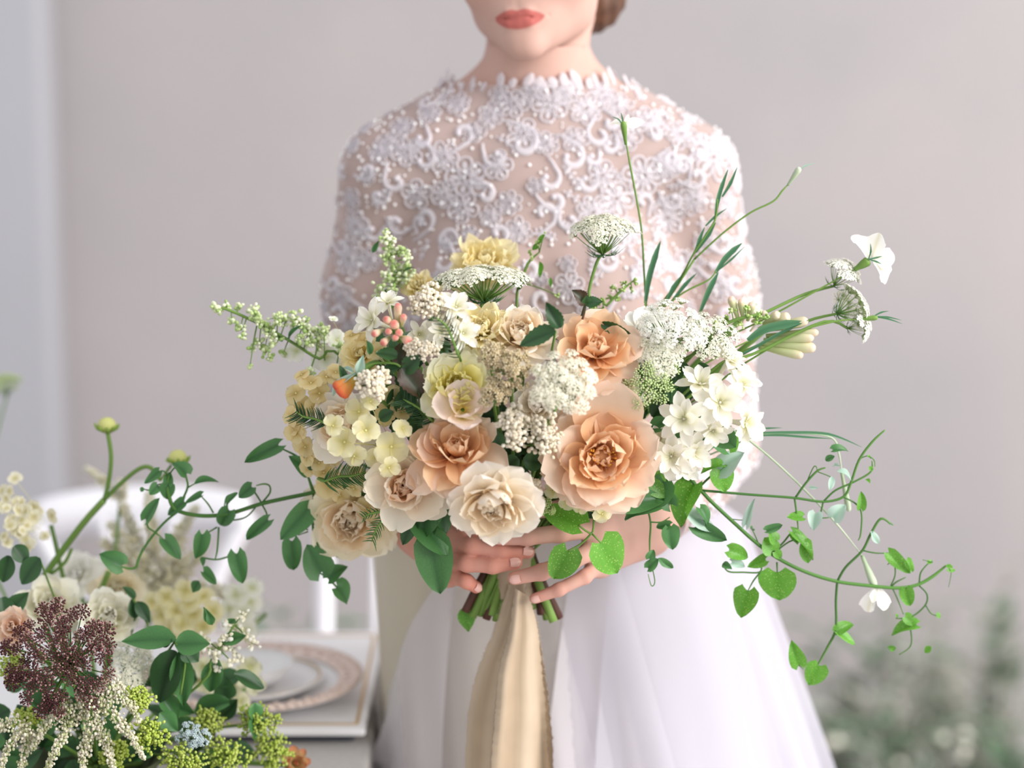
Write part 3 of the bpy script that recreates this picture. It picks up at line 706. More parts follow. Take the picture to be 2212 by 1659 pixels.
def rose(px, py, R, fc, rings, mat, label, Y, cat='rose', group='garden roses in the bouquet', name='garden_rose', spin=0.0, center=None, extra=(), seed=1, stem=True, squash=1.0, inner=None, wild=1.0):
    S = M(px, py, Y, R); loc = W(px, py, Y); q = Vector(face(*fc)).to_track_quat('Z', 'Y') @ Quaternion((0, 0, 1), spin)
    root = thing(name, label, cat, loc, group, q); r = random.Random(seed); depth = S*0.45
    for k, (n, L, Wd, a0, a1, cup, ruf, r0, z0) in enumerate(rings):
        data = [petal_data('petal', L*S, Wd*S, a0+6*(v-1), a1+16*(v-1)*wild, cup*(1+.25*(v-1)), ruf*1.35, (inner if inner and k < len(rings)*.62 else mat), seed*31+k*7+v, r0=r0*S, z0=z0*S-depth) for v in range(3)]
        for i in range(n):
            o = obj('petal', data[r.randrange(3)], root); s = r.uniform(0.84, 1.10)
            o.rotation_euler = (r.uniform(-0.16, 0.16)*wild, r.uniform(-0.16, 0.14)*wild, 2*PI*(i+0.5*(k % 2))/n + r.uniform(-0.42, 0.42)*wild); o.scale = (s, s*r.uniform(0.85, 1.15), s*squash)
    for (az, L, Wd, a0, a1, cup, ruf, r0, z0) in extra:
        o = obj('petal', petal_data('petal', L*S, Wd*S, a0, a1, cup, ruf, mat, r.randrange(999), 10, 11, r0*S, z0*S-depth), root); o.rotation_euler = (0, 0, az)
    if center: center(root, S, depth, r)
    mb = MB(); mb.blob((0, 0, -depth-0.06*S), 0.13*S, (0, 0, 1), 1.2, 8, 5)
    for i in range(5):
        a = 2*PI*i/5; mb.tube([(0.08*S*math.cos(a), 0.08*S*math.sin(a), -depth), (0.34*S*math.cos(a), 0.34*S*math.sin(a), -depth-0.03*S), (0.6*S*math.cos(a), 0.6*S*math.sin(a), -depth-0.16*S)], [0.07*S, 0.05*S, 0.005*S], 5, 3)
    mb.build('calyx', m_stem, root)
    if stem: bouquet_stem(root, loc - (q @ Vector((0, 0, depth))), 0.0026)
    return root
# (n, length, half width, opening angle at base, at tip, cup, ruffle, base radius, base height) in units of the bloom radius
RING_CUP = [(3, .50, .17, 8, -28, .9, .05, .02, .12), (5, .56, .23, 14, -18, .8, .05, .05, .10), (5, .64, .30, 24, -8, .7, .05, .08, .07), (6, .74, .37, 34, 8, .6, .06, .10, .04), (6, .84, .43, 46, 34, .5, .06, .12, .02), (6, .96, .50, 58, 70, .40, .07, .12, 0)]
RING_OPEN = [(5, .34, .17, 22, 5, .7, .16, .10, .12), (5, .48, .22, 34, 15, .6, .16, .14, .10), (6, .62, .30, 48, 25, .5, .14, .16, .07), (6, .78, .40, 60, 48, .42, .12, .16, .04), (7, .92, .48, 70, 74, .34, .10, .14, .02), (6, 1.02, .52, 80, 96, .26, .08, .12, 0)]
RING_QUART = [(6, .42, .12, 14, -20, .9, .15, .05, .14), (7, .50, .15, 22, -12, .9, .14, .10, .12), (8, .58, .20, 32, -2, .8, .12, .14, .10), (8, .68, .26, 42, 12, .7, .10, .16, .07), (8, .80, .36, 54, 40, .5, .09, .16, .04), (7, .94, .46, 66, 76, .35, .09, .14, .01), (6, 1.02, .50, 76, 100, .25, .09, .12, 0)]
RING_LOOSE = [(4, .48, .20, 16, -10, .7, .10, .04, .10), (5, .60, .28, 30, 10, .55, .12, .08, .07), (6, .76, .38, 46, 36, .42, .12, .10, .04), (6, .92, .46, 60, 72, .32, .12, .12, .02), (6, 1.04, .50, 72, 104, .22, .12, .12, 0)]
RING_RUFF = [(8, .5, .16, 10, 0, .4, .35, .04, .10), (9, .62, .20, 26, 16, .4, .35, .06, .08), (10, .76, .26, 42, 36, .35, .32, .08, .05), (10, .90, .30, 58, 62, .3, .30, .10, .02), (9, 1.0, .32, 72, 92, .2, .28, .10, 0)]
def stamens(root, S, depth, r):
    mb = MB(); mb.blob((0, 0, -depth+0.20*S), 0.15*S, None, 0.8, 8, 5, 0.2); mb.build('flower_center', soft('rose_center', [(224, 170, 120), (232, 182, 140)], .6, 0.1), root)
    mb = MB()
    for i in range(34):
        a = r.random()*6.28; ro = r.uniform(0.10, 0.25)*S; z1 = -depth+r.uniform(0.30, 0.42)*S
        mb.tube([(0.06*S*math.cos(a), 0.06*S*math.sin(a), -depth+.1*S), (ro*math.cos(a), ro*math.sin(a), z1)], 0.006*S, 4, 1); mb.blob((ro*math.cos(a), ro*math.sin(a), z1), 0.020*S, None, 1.3, 5, 3)
    mb.build('stamens', soft('stamens', [(226, 170, 60), (216, 150, 50)], .6, 0), root, kind='stuff')

# --- leaves; unit leaf runs along +Y, is 1 wide and faces +Z
def leaf_data(name, shape, mat, bend=0.25, fold=0.25, wave=0.05, seed=0, nt=9, ns=7, twist=0.0):
    r = random.Random(seed); ph = r.random()*6; V = []; G = []
    for i in range(nt):
        t = i/(nt-1)
        for j in range(ns):
            s = j/(ns-1)*2-1
            if shape == 'heart':
                w = 0.5*(math.sin(PI*min(1, (t*0.93+0.07))**0.62))**0.62; y = t-0.20*abs(s)**1.5*(1-t)**3; 
                if t < 0.02: w = 0.22
            elif shape == 'round': w = 0.5*(math.sin(PI*min(1, t*0.90+0.02)**1.5))**0.6; y = t-0.10*s*s*(t > .8)
            elif shape == 'oval': w = 0.5*math.sin(PI*(t*0.96+0.03)**0.85)**0.7; y = t
            elif shape == 'serrate': w = 0.5*math.sin(PI*(t*0.95+0.04)**0.8)**0.75*(1+(0.09 if i % 2 else -0.05)*(abs(s) > .9)); y = t
            else: w = 0.5*math.sin(PI*(t*0.97+0.015)**0.75)**1.0; y = t
            x = w*s; z = fold*abs(x)*1.0 - bend*t*t*0.6 + wave*math.sin(5*t+3*s+ph)*abs(s)
            a = twist*t; V.append((x*math.cos(a)-z*math.sin(a)*0.3, y, z*math.cos(a)+x*math.sin(a))); G.append(0.15+0.85*abs(s)**0.7 if abs(s) > .05 else 0.0)
    F = [(i*ns+j, i*ns+j+1, (i+1)*ns+j+1, (i+1)*ns+j) for i in range(nt-1) for j in range(ns-1)]
    return mesh(name, V, F, G, True, mat)
LEAF = {}
def leaf_var(shape, mat):
    key = (shape, mat.name)
    if key not in LEAF:
        nt = 15 if shape == 'serrate' else 9
        LEAF[key] = [leaf_data('leaf', shape, mat, b, f, w, i, nt, 7, tw) for i, (b, f, w, tw) in enumerate(((0.18, .22, .03, 0), (.40, .30, .06, .25), (-.15, .25, .05, -.3), (.7, .45, .06, .1)))]
    return LEAF[key]
def leaf_mw(b, t, width, tilt=0.0, roll=0.0):
    """matrix of a leaf from base b to tip t; its face looks to the viewer, rolled about its length"""
    y = (t-b); L = y.length; y.normalize(); z = (CAM-b).normalized()+UPV*0.55+RGT*0.15; z = (z-y*z.dot(y)).normalized()
    z = Quaternion(y, roll) @ z; x = y.cross(z)
    return Matrix(((x.x*width, y.x*L, z.x*L, b.x), (x.y*width, y.y*L, z.y*L, b.y), (x.z*width, y.z*L, z.z*L, b.z), (0, 0, 0, 1)))
def leaf(parent, b, t, width, shape, mat, roll=None, var=None, name='leaf', yb=None, yt=None):
    """b, t in pixels; width in pixels"""
    B = W(b[0], b[1], yb); T = W(t[0], t[1], yt if yt is not None else yb+rf.uniform(-0.012, 0.012)); w = M(b[0], b[1], yb, width)
    roll = rf.uniform(-0.5, 0.5) if roll is None else roll; L = (T-B).length; vs_ = leaf_var(shape, mat); i = rf.randrange(len(vs_)) if var is None else var
    mw = leaf_mw(B, T, w, 0, roll)
    o = obj(name, vs_[i], parent)
    o.matrix_local = (parent.matrix_basis.inverted() @ mw) if parent is not None else mw
    return o

# --- small bloom kit
def sepal4(mat, seed=0):
    return [petal_data('sepal', 0.64, 0.38, 70, 92+16*v, 0.14, 0.16, mat, seed+v, 7, 7, 0.03, 0, 0.0, 1.0, 0.18) for v in range(3)]
def place_q(n, spin=0.0): return Vector(n).to_track_quat('Z', 'Y') @ Quaternion((0, 0, 1), spin)
def hydrangea(label, Y, florets, mat, eye, name='hydrangea', group='hydrangea heads in the bouquet', yvar=0.012, stemmed=True, depth_back=0.05):
    """florets: (px, py, radius px, facing)"""
    cx = sum(f[0] for f in florets)/len(florets); cy = sum(f[1] for f in florets)/len(florets); loc = W(cx, cy, Y)
    root = thing(name, label, 'hydrangea', loc, group); data = sepal4(mat, len(florets)); hub = loc+Vector((0.02 if cx < 1106 else -0.02, depth_back, -0.02))
    for (px, py, R, fc) in florets:
        y = Y+rf.uniform(-yvar, yvar); p = W(px, py, y); S = M(px, py, y, R); q = place_q(face(*fc), rf.random()*6)
        mb = MB(); mb.blob((0, 0, 0.03), 0.09, None, 1.0, 6, 4); inv = (Matrix.Translation(p) @ q.to_matrix().to_4x4() @ Matrix.Scale(S, 4)).inverted()
        mb.tube([(0, 0, 0), (0, 0, -0.3), inv @ (p*0.35+hub*0.65)], 0.035, 5, 3)
        f = mb.build('floret', eye, root); f.matrix_local = Matrix.Translation(p-loc) @ q.to_matrix().to_4x4() @ Matrix.Scale(S, 4)
        for i in range(4):
            o = obj('sepal', data[rf.randrange(3)], f); o.rotation_euler = (rf.uniform(-.15, .15), rf.uniform(-.18, .18), PI/2*i+rf.uniform(-.12, .12)); s = rf.uniform(1.25, 1.6); o.scale = (s, s, s)
    if stemmed:
        mb = MB(); mb.tube([hub-loc, (hub*0.5+BIND*0.5)+Vector((0, 0.02, 0))-loc, BIND+Vector((rf.uniform(-.01, .01), rf.uniform(-.008, .008), 0))-loc], 0.0025, 6, 4); mb.build('stem', m_stem, root)
    return root

# --- umbels: rays from one point, each ending in a small plate of florets
UMB = {}
def umbellet_data(kind, mat):
    key = (kind, mat.name)
    if key in UMB: return UMB[key]
    out = []
    for v in range(3):
        r = random.Random(v+len(UMB)*5); mb = MB()
        n = {'lace': 26, 'seed': 16, 'dark': 46}[kind]
        for i in range(n):
            rr = math.sqrt((i+0.3)/n); a = i*2.399+r.uniform(-.2, .2); x, y = rr*math.cos(a), rr*math.sin(a); z = 0.22*(1-rr*rr)+r.uniform(-.06, .06)
            if kind == 'lace':
                mb.tube([(0, 0, -0.6), (x, y, z)], 0.02, 3, 1, False, 0.0)
                nrm = Vector((x*0.6, y*0.6, 1)).normalized(); q = nrm.to_track_quat('Z', 'Y')
                V = [Vector((0, 0, 0))]; F = []
                for k in range(5):
                    a2 = 2*PI*k/5+r.random(); e = Vector((math.cos(a2), math.sin(a2), 0.25)); sd = Vector((-math.sin(a2), math.cos(a2), 0)); s = r.uniform(.15, .22)*(0.8+0.5*rr)
                    b = len(V); V += [e*s*0.7+sd*s*0.42, e*s*1.1, e*s*0.7-sd*s*0.42]; F.append((0, b+2, b+1, b))
                mb.add([Vector((x, y, z))+q @ p for p in V], F, [0.55]+[1.0]*(len(V)-1))
            elif kind == 'seed':
                mb.tube([(0, 0, -0.6), (x, y, z)], 0.025, 3, 1, False, 0.0); mb.blob((x, y, z), r.uniform(.12, .17), (x, y, 1.2), 1.15, 6, 4, 1.0)
            else:
                if i % 4 == 0: mb.tube([(0, 0, -0.6), (x, y, z)], 0.03, 3, 1, False, 0.0)
                mb.blob((x, y, z*.6), r.uniform(.12, .155), None, 0.9, 5, 3, 1.0 if r.random() < .2 else 0.5)
        out.append(mb.data('umbellet', mat))
    UMB[key] = out; return out
m_lacefl = soft('cream_umbel', [(150, 176, 110), (236, 234, 206), (250, 246, 232)], 0.6, 0.35, 0.05)
m_lacewhite = soft('white_umbel', [(160, 182, 116), (246, 243, 228), (253, 250, 244)], 0.6, 0.35, 0.04)
m_seed = soft('green_umbel', [(120, 160, 70), (180, 204, 120), (206, 222, 160)], 0.5, 0.2, 0.08)
m_darkumb = soft('chocolate_umbel', [(118, 130, 84), (86, 48, 50), (164, 124, 120)], 0.6, 0.1, 0.12)
def umbel(px, py, R, fc, Y, label, kind='lace', mat=None, n=24, dome=0.35, small=0.23, ray=0.55, bracts=8, stem_pts=None, name='queen_annes_lace', cat='umbel flower', group='lace umbels in the bouquet', spin=0, stem_r=0.0016, jit=0.08, fan=1.0, bind=True):
    """stem_pts: pixels (px, py, Y) from below the umbel down"""
    mat = mat or m_lacefl; S = M(px, py, Y, R); loc = W(px, py, Y); q = place_q(face(*fc), spin); root = thing(name, label, cat, loc, group, q)
    data = umbellet_data(kind, mat); r = random.Random(int(px*7+py)); mb = MB()
    for i in range(n):
        rr = math.sqrt((i+0.35)/n); a = i*2.399+r.uniform(-.25, .25); x, y = rr*math.cos(a)*S*(1-small*.6), rr*math.sin(a)*S*(1-small*.6); z = dome*S*(1-rr*rr)+r.uniform(-jit, jit)*S
        o = obj('umbellet', data[r.randrange(3)], root); s = small*S*r.uniform(.85, 1.15); t = Vector((x*fan*0.9, y*fan*0.9, S*1.0)).normalized()
        o.matrix_local = Matrix.Translation((x, y, z)) @ (t.to_track_quat('Z', 'Y') @ Quaternion((0, 0, 1), r.random()*6)).to_matrix().to_4x4() @ Matrix.Scale(s, 4)
        e = Vector((x, y, z))-t*s*0.5; mb.tube([(0, 0, -ray*S), e*0.55+Vector((0, 0, -ray*S*0.52)), e], [0.020*S, 0.014*S, 0.009*S], 4, 3)
    mb.build('rays', m_stem, root)
    if bracts:
        mb = MB()
        for i in range(bracts):
            a = 2*PI*i/bracts+r.uniform(-.2, .2); c, s_ = math.cos(a), math.sin(a); L = r.uniform(.5, .85)*S
            e = Vector((L*.75*c, L*.75*s_, -ray*S+L*0.22)); mb.tube([(0, 0, -ray*S), (L*.38*c, L*.38*s_, -ray*S-L*.04), e], [0.016*S, 0.013*S, 0.004*S], 4, 3)
            for k in (-1, 1): mb.tube([(L*.38*c, L*.38*s_, -ray*S-L*.04), (L*.62*math.cos(a+k*.35), L*.62*math.sin(a+k*.35), -ray*S+L*.14)], [0.011*S, 0.003*S], 4, 1)
        mb.build('bracts', m_leaf_mid, root)
    inv = root.matrix_basis.inverted(); pts = [Vector((0, 0, -ray*S))]
    if stem_pts: pts += [inv @ W(*p) for p in stem_pts]
    if bind: pts += [inv @ (BIND+Vector((rf.uniform(-.012, .012), rf.uniform(-.008, .008), 0)))]
    if len(pts) > 1: mb = MB(); mb.tube(pts, [stem_r*0.8]+[stem_r]*(len(pts)-1), 6, 4); mb.build('stem', m_stem, root)
    return root

# --- clusters of tiny round buds on branching stalks
m_rice = soft('rice_bud', [(176, 158, 120), (226, 212, 184), (243, 234, 216)], 0.6, 0.12, 0.05)
m_yarrow = soft('tan_yarrow', [(140, 122, 84), (192, 172, 132), (218, 202, 168)], 0.7, 0.1, 0.06)
def bud_cluster(px, py, rx, ry, Y, label, n, bud, mat, name='rice_flower', cat='filler flower', group='rice flower clusters in the bouquet', lumps=9, bind=True, kind='bud', up=(0, 0.35, 1.0)):
    loc = W(px, py, Y); root = thing(name, label, cat, loc, group); r = random.Random(int(px+py*3)); k = M(px, py, Y, 1.0); out = face(*up)
    cs = []
    for i in range(lumps):
        rr = math.sqrt((i+.4)/lumps); a = i*2.399+r.uniform(-.3, .3); x, y = rr*math.cos(a)*rx*0.72, rr*math.sin(a)*ry*0.72
        cs.append(RGT*x*k + UPV*y*k - FWD*k*(rx+ry)*0.30*(1-rr*rr)*1.0)
    base = -out*0.0 + FWD*k*(rx+ry)*0.55 - UPV*k*ry*0.4; st = MB(); bd = MB(); per = max(4, n//lumps); lr = (rx+ry)/2*k*0.36
    for c in cs:
        st.tube([base, (c+base)*0.5+out*0.002, c], [0.0011, 0.0009, 0.0007], 4, 3)
        for j in range(per):
            d = Vector((r.gauss(0, 1), r.gauss(0, 1), r.gauss(0, 1))).normalized(); d = (d+out*0.75).normalized(); p = c+d*lr*r.uniform(.75, 1.08); b = bud*k*r.uniform(.78, 1.15)
            if j % 2 == 0: st.tube([c, p-d*b*0.6], 0.0004, 3, 1, False)
            if kind == 'bud': bd.blob(p, b, d, 1.18, 6, 4, r.uniform(.45, 1))
            else:
                q = d.to_track_quat('Z', 'Y'); bd.blob(p, b*0.8, d, 0.8, 6, 3, 0.25)
                for a in range(6): bd.blob(p+q @ Vector((b*.85*math.cos(a*1.047), b*.85*math.sin(a*1.047), b*.35)), b*.38, None, 1, 4, 3, r.uniform(.6, 1))
    bd.build('buds', mat, root, kind='stuff')
    if bind: st.tube([base, base*0.5+(BIND-loc)*0.5+Vector((0, .03, 0)), BIND+Vector((rf.uniform(-.012, .012), rf.uniform(-.008, .008), 0))-loc], 0.0016, 6, 4)
    st.build('stalks', m_stem, root); return root
def spray(label, axis, Y, clusters, bud, mat, name='spirea_spray', cat='flower spray', group=None, per=12, spread=1.0, stem_r=0.0014, bind=False, leaves=(), lmat=None, bstem=None, bract=0.0):
    """axis: pixel polyline; clusters: (px, py, r px) of bud groups joined to the axis"""
    loc = W(axis[0][0], axis[0][1], Y); root = thing(name, label, cat, loc, group); r = random.Random(len(clusters)*13+int(axis[0][0])); k = M(axis[0][0], axis[0][1], Y, 1.0)
    yy = lambda i: Y+0.004*math.sin(i*2.1)
    A = [W(p[0], p[1], p[2] if len(p) > 2 else Y)-loc for p in axis]; st = MB(); pts = A
    if bind: pts = [BIND-loc]+A
    st.tube(pts, [stem_r*1.4]+[stem_r]*(len(pts)-2)+[stem_r*0.5], 6, 4); AP, _ = spline(A, stem_r, 6); bd = MB()
    for i, (px, py, cr) in enumerate(clusters):
        c = W(px, py, Y+r.uniform(-.008, .008))-loc; near = min(AP, key=lambda p: (p-c).length+0.3*abs((p-c).x)); st.tube([near, (near+c)*.5+Vector((0, 0, .001)), c], [stem_r*.6, stem_r*.5, stem_r*.4], 4, 3)
        dirn = (c-near).normalized() if (c-near).length > 1e-5 else Vector((0, 0, 1))
        for j in range(max(3, int(per*cr/10))):
            d = Vector((r.gauss(0, 1), r.gauss(0, 1), r.gauss(0, 1)))*0.62*cr*k*spread/1.4; b = bud*k*r.uniform(.7, 1.2); bd.blob(c+d, b, d, 1.15, 6, 4, r.random())
            if j % 3 == 0: st.tube([c, c+d], 0.0003, 3, 1, False)
    bd.build('buds', mat, root, kind='stuff'); st.build('stem', bstem or m_stem, root)
    for (b, t, w) in leaves: leaf(root, b, t, w, 'lance', lmat or m_leaf_mid, None, None, 'leaf', Y)
    return root

# --- tuberose and other tube flowers
def star_bloom(parent, p, fc, R, mat, n=6, two=True, seed=0, tube=1.2, name='bloom', open1=86, pw=0.24, wp=None, tmat=None):
    """p world place, R metres; a waxy flower with pointed petals and a tube behind"""
    q = place_q(face(*fc), rf.random()*6); mb = MB(); mb.tube([(0, 0, -tube), (0, 0.02, -tube*.5), (0, 0, 0.0)], [.07, .10, .17], 8, 3); mb.blob((0, 0, 0.05), 0.06, None, 1, 6, 4)
    f = mb.build(name, tmat or mat, parent); mw = Matrix.Translation(p) @ q.to_matrix().to_4x4() @ Matrix.Scale(R, 4); f.matrix_local = parent.matrix_basis.inverted() @ mw
    for ring, (cnt, L, a) in enumerate(((n, 1.0, open1+6), (n, .78, open1-26)) if two else ((n, 1.0, open1),)):
        data = [petal_data('petal', L, pw*(1.15 if ring == 0 else 1), 58 if ring == 0 else 34, a+16*v, .30, .05, mat, seed+v+ring*5, 7, 7, .08, .0, 0.0, 0.7, 0.35) for v in range(2)]
        for i in range(cnt):
            o = obj('petal', data[i % 2], f); o.rotation_euler = (rf.uniform(-.1, .1), rf.uniform(-.15, .15), 2*PI*(i+.5*ring)/cnt+rf.uniform(-.12, .12))
    return f
def bud(parent, b, t, r, mat, yb, name='bud', yt=None):
    """waxy bud from pixel b (attached end) to pixel t (tip), half width r pixels"""
    B = W(b[0], b[1], yb); T = W(t[0], t[1], yt if yt is not None else yb-0.006); k = M(b[0], b[1], yb, 1.0); inv = parent.matrix_basis.inverted(); mb = MB()
    P = [B.lerp(T, x) for x in (0, .25, .55, .82, .95, 1.0)]; mb.tube([inv @ p for p in P], [r*k*x for x in (.42, .55, .85, 1.0, .8, .3)], 8, 3); return mb.build(name, mat, parent)
# ================================================================ the bouquet
def dome(px, py, add=0.0):
    q = 1-((px-1120)/520.0)**2-((py-860)/330.0)**2
    return -0.225-0.13*math.sqrt(max(0.0, q))+add
PEACH = soft('peach_petal', [(222, 152, 96), (238, 190, 146), (244, 214, 188), (247, 226, 208)], .55, .42, .05, .2, .04, 40)
PEACH_IN = soft('peach_inner', [(222, 150, 92), (238, 186, 136), (243, 204, 162), (246, 216, 184)], .55, .45, .05, .2, .04, 40)
IVORY = soft('ivory_petal', [(246, 218, 176), (250, 236, 212), (252, 243, 228), (253, 246, 236)], .55, .45, .04, .2)
CREAM = soft('cream_petal', [(244, 218, 168), (248, 234, 198), (250, 240, 212), (250, 243, 220)], .55, .45, .04, .2)
BLUSH = soft('blush_petal', [(242, 200, 160), (250, 230, 206), (251, 240, 222), (251, 243, 226)], .55, .45, .04, .2)
LEMON = soft('lemon_petal', [(240, 220, 90), (246, 236, 150), (249, 245, 206), (250, 247, 230)], .55, .45, .04, .2)
BUTTER = soft('butter_petal', [(238, 208, 120), (247, 228, 160), (250, 236, 182), (251, 241, 202)], .55, .45, .05, .2)
IVORY_IN = soft('ivory_inner', [(246, 210, 160), (251, 230, 198), (252, 240, 220)], .55, .5, .04, .2)
BLUSH_IN = soft('blush_inner', [(238, 180, 132), (246, 208, 172), (248, 222, 194)], .55, .5, .04, .2)
LEMON_IN = soft('lemon_inner', [(238, 214, 80), (246, 234, 138), (249, 243, 186)], .55, .5, .04, .2)
WHITE = soft('white_petal', [(238, 232, 206), (248, 246, 236), (252, 250, 246)], .5, .35, .03, .25)
WHITEG = soft('white_green_petal', [(214, 218, 150), (244, 240, 216), (250, 247, 236)], .5, .35, .03, .25)
BLUSHW = soft('pink_white_petal', [(236, 214, 90), (246, 226, 200), (246, 226, 214), (246, 230, 222)], .55, .35, .04, .2)

rose(1303, 985, 122, (0.06, 0.10, 1), RING_OPEN, PEACH, inner=PEACH_IN, label='largest peach garden rose, wide open towards the viewer', Y=dome(1303, 985, -.03), center=stamens, seed=3, spin=.3,
     extra=[(PI/2-.42, 1.48, .66, 66, 46, .22, .05, .10, -.02), (PI*1.0, 1.06, .5, 74, 70, .3, .06, .12, 0), (-PI/2+.2, 1.0, .5, 70, 80, .2, .10, .12, 0)])
rose(985, 962, 100, (-0.05, 0.68, 1), RING_LOOSE, PEACH, inner=PEACH_IN, label='peach cupped garden rose beside the rice flower, left of the largest rose', Y=dome(985, 962, -.025), seed=5, spin=.8,
     extra=[(PI/2, .86, .56, 58, 40, .35, .05, .1, .02), (PI/2+.9, .9, .5, 60, 56, .3, .06, .1, .02)])
rose(1288, 742, 98, (0.14, 0.66, 1), RING_LOOSE, PEACH, inner=PEACH_IN, label='peach garden rose at the top of the bouquet under a curled leaf', Y=dome(1288, 742, -.005), seed=8, spin=.4)
rose(988, 832, 84, (0.02, 0.50, 1), RING_QUART, LEMON, 'pale lemon rose with many folded petals', dome(988, 832, -.005), seed=9, inner=LEMON_IN, extra=[(PI/2-.4, 1.05, .6, 60, 50, .3, .05, .1, 0), (PI/2+.6, 1.02, .55, 60, 54, .3, .05, .1, 0)])
rose(1060, 1100, 98, (-0.10, -0.62, 1), RING_QUART, IVORY, 'ivory rose hanging lowest in front of the hands', dome(1060, 1098, -.085), seed=12, inner=IVORY_IN, squash=.9, extra=[(PI/2, .62, .34, 30, -10, .8, .03, .30, .1), (PI/2-.6, .7, .3, 40, 10, .7, .04, .34, .05)])
rose(872, 1050, 92, (-0.10, 0.02, 1), RING_CUP, BLUSH, 'cream rose with a blush coiled heart left of the ivory rose', dome(872, 1050, -.045), seed=14, inner=BLUSH_IN, extra=[(0.3, 1.05, .5, 70, 84, .2, .06, .12, 0), (-.5, 1.08, .45, 74, 90, .2, .06, .12, 0)])
rose(758, 1128, 100, (-0.18, -0.32, 1), RING_QUART, CREAM, 'cream full rose drooping at the lower left of the bouquet', dome(758, 1128, -.03), seed=17, inner=IVORY_IN, squash=.95)
rose(735, 920, 76, (-0.45, 0.15, 1), RING_QUART, IVORY, 'ivory rose half hidden behind the cream hydrangea', dome(735, 920, -.005), seed=19, inner=IVORY_IN)
rose(1125, 716, 80, (-0.1, 0.75, 1), RING_QUART, IVORY, 'ivory blush rose at the back behind the tan yarrow', dome(1125, 716, .01), seed=21, inner=IVORY_IN)
rose(1160, 870, 66, (0.0, 0.30, 1), RING_CUP, IVORY, 'small ivory rose tucked under the white lace umbel', dome(1160, 870, .02), seed=22)
rose(1050, 562, 76, (0.05, 0.80, 1), RING_RUFF, BUTTER, 'butter yellow ruffled bloom highest at the back of the bouquet', -.185, seed=23, cat='flower', group='yellow ruffled blooms', name='ruffled_bloom')
rose(1042, 706, 68, (-0.1, 0.55, 1), RING_RUFF, BUTTER, 'butter yellow ruffled bloom behind the dark needle sprig', dome(1042, 706, .01), seed=24, cat='flower', group='yellow ruffled blooms', name='ruffled_bloom')
rose(905, 615, 46, (-0.3, 0.7, 1), RING_RUFF, BUTTER, 'small butter yellow bloom peeping out above the pink buds', -.19, seed=25, cat='flower', group='yellow ruffled blooms', name='ruffled_bloom')
rose(775, 760, 50, (-0.5, 0.5, 1), RING_LOOSE, BUTTER, 'small butter yellow rose at the left below the pink buds', dome(775, 760), seed=26)
rose(1395, 715, 62, (0.2, 0.6, 1), RING_LOOSE, WHITE, 'white rose half hidden behind the lace umbels', dome(1395, 715, .02), seed=27)
rose(1345, 830, 50, (0.1, 0.3, 1), RING_LOOSE, IVORY, 'small ivory rose between the two peach roses at right', dome(1345, 830, .02), seed=28)
# loose blush petals of the back rose standing over the peach one
rose(1002, 874, 68, (0.12, 0.62, 1), [(3, .9, .52, 50, 20, .35, .05, .1, .02), (4, 1.0, .56, 62, 55, .3, .06, .12, 0)], BLUSHW, 'open blush white rose with a yellow heart behind the peach cup', dome(1000, 890, -.022), seed=29, spin=.9)

rose(1066, 1030, 42, (-.05, .55, 1), RING_CUP[2:5], WHITE, 'half open white rose just above the ivory rose', dome(1066, 1044, -.052), seed=33)
# ---- hydrangea heads
HY_CREAM = soft('cream_sepal', [(224, 214, 140), (246, 238, 192), (249, 243, 210)], .6, .45, .05)
HY_TAN = soft('straw_sepal', [(210, 184, 114), (234, 214, 158), (240, 224, 178)], .6, .42, .07)
HY_WHITE = soft('white_sepal', [(220, 226, 186), (246, 246, 232), (250, 250, 242)], .6, .4, .04)
EYE = soft('floret_eye', [(214, 208, 140), (226, 220, 160)], .6, 0)
hydrangea('cream hydrangea florets in front of the ivory rose', dome(800, 945, -.035), [(745, 955, 38, (-.3, .1, 1)), (790, 930, 36, (-.1, .3, 1)), (845, 965, 42, (.1, 0, 1)), (775, 890, 32, (0, .6, 1)), (800, 868, 26, (.3, .9, .8)), (815, 985, 32, (.1, -.4, 1)), (765, 985, 30, (-.3, -.4, 1)), (870, 925, 24, (.5, .4, 1)), (720, 920, 28, (-.6, .3, 1)), (840, 1010, 26, (.2, -.6, 1))], HY_CREAM, EYE)
hydrangea('straw yellow hydrangea curving along the left edge', dome(665, 880, .0), [(640, 850, 30, (-.5, .5, 1)), (672, 828, 28, (-.2, .8, 1)), (705, 815, 28, (0, .9, .9)), (655, 880, 32, (-.4, .1, 1)), (690, 850, 28, (0, .3, 1)), (632, 900, 26, (-.9, .1, .8)), (640, 935, 30, (-.7, -.2, 1)), (660, 965, 28, (-.5, -.3, 1)), (645, 920, 26, (-.8, 0, .8)), (725, 805, 24, (.1, .9, .9)), (680, 880, 26, (.1, 0, 1)), (652, 810, 22, (-.6, .8, .8))], HY_TAN, EYE)
hydrangea('straw hydrangea florets hanging above the drooping cream rose', dome(705, 1035, -.01), [(662, 985, 26, (-.6, 0, 1)), (668, 1010, 24, (-.5, -.4, 1)), (700, 1020, 26, (-.2, .1, 1)), (712, 1045, 36, (-.1, -.1, 1)), (690, 1000, 24, (-.2, .4, 1)), (722, 990, 22, (.1, .4, 1)), (770, 1020, 26, (.5, .6, .7)), (785, 1035, 24, (.6, .5, .6)), (765, 1055, 24, (-.5, -.4, .7)), (795, 1100, 30, (.1, -.2, 1)), (735, 1070, 22, (.2, -.3, 1))], HY_TAN, EYE)
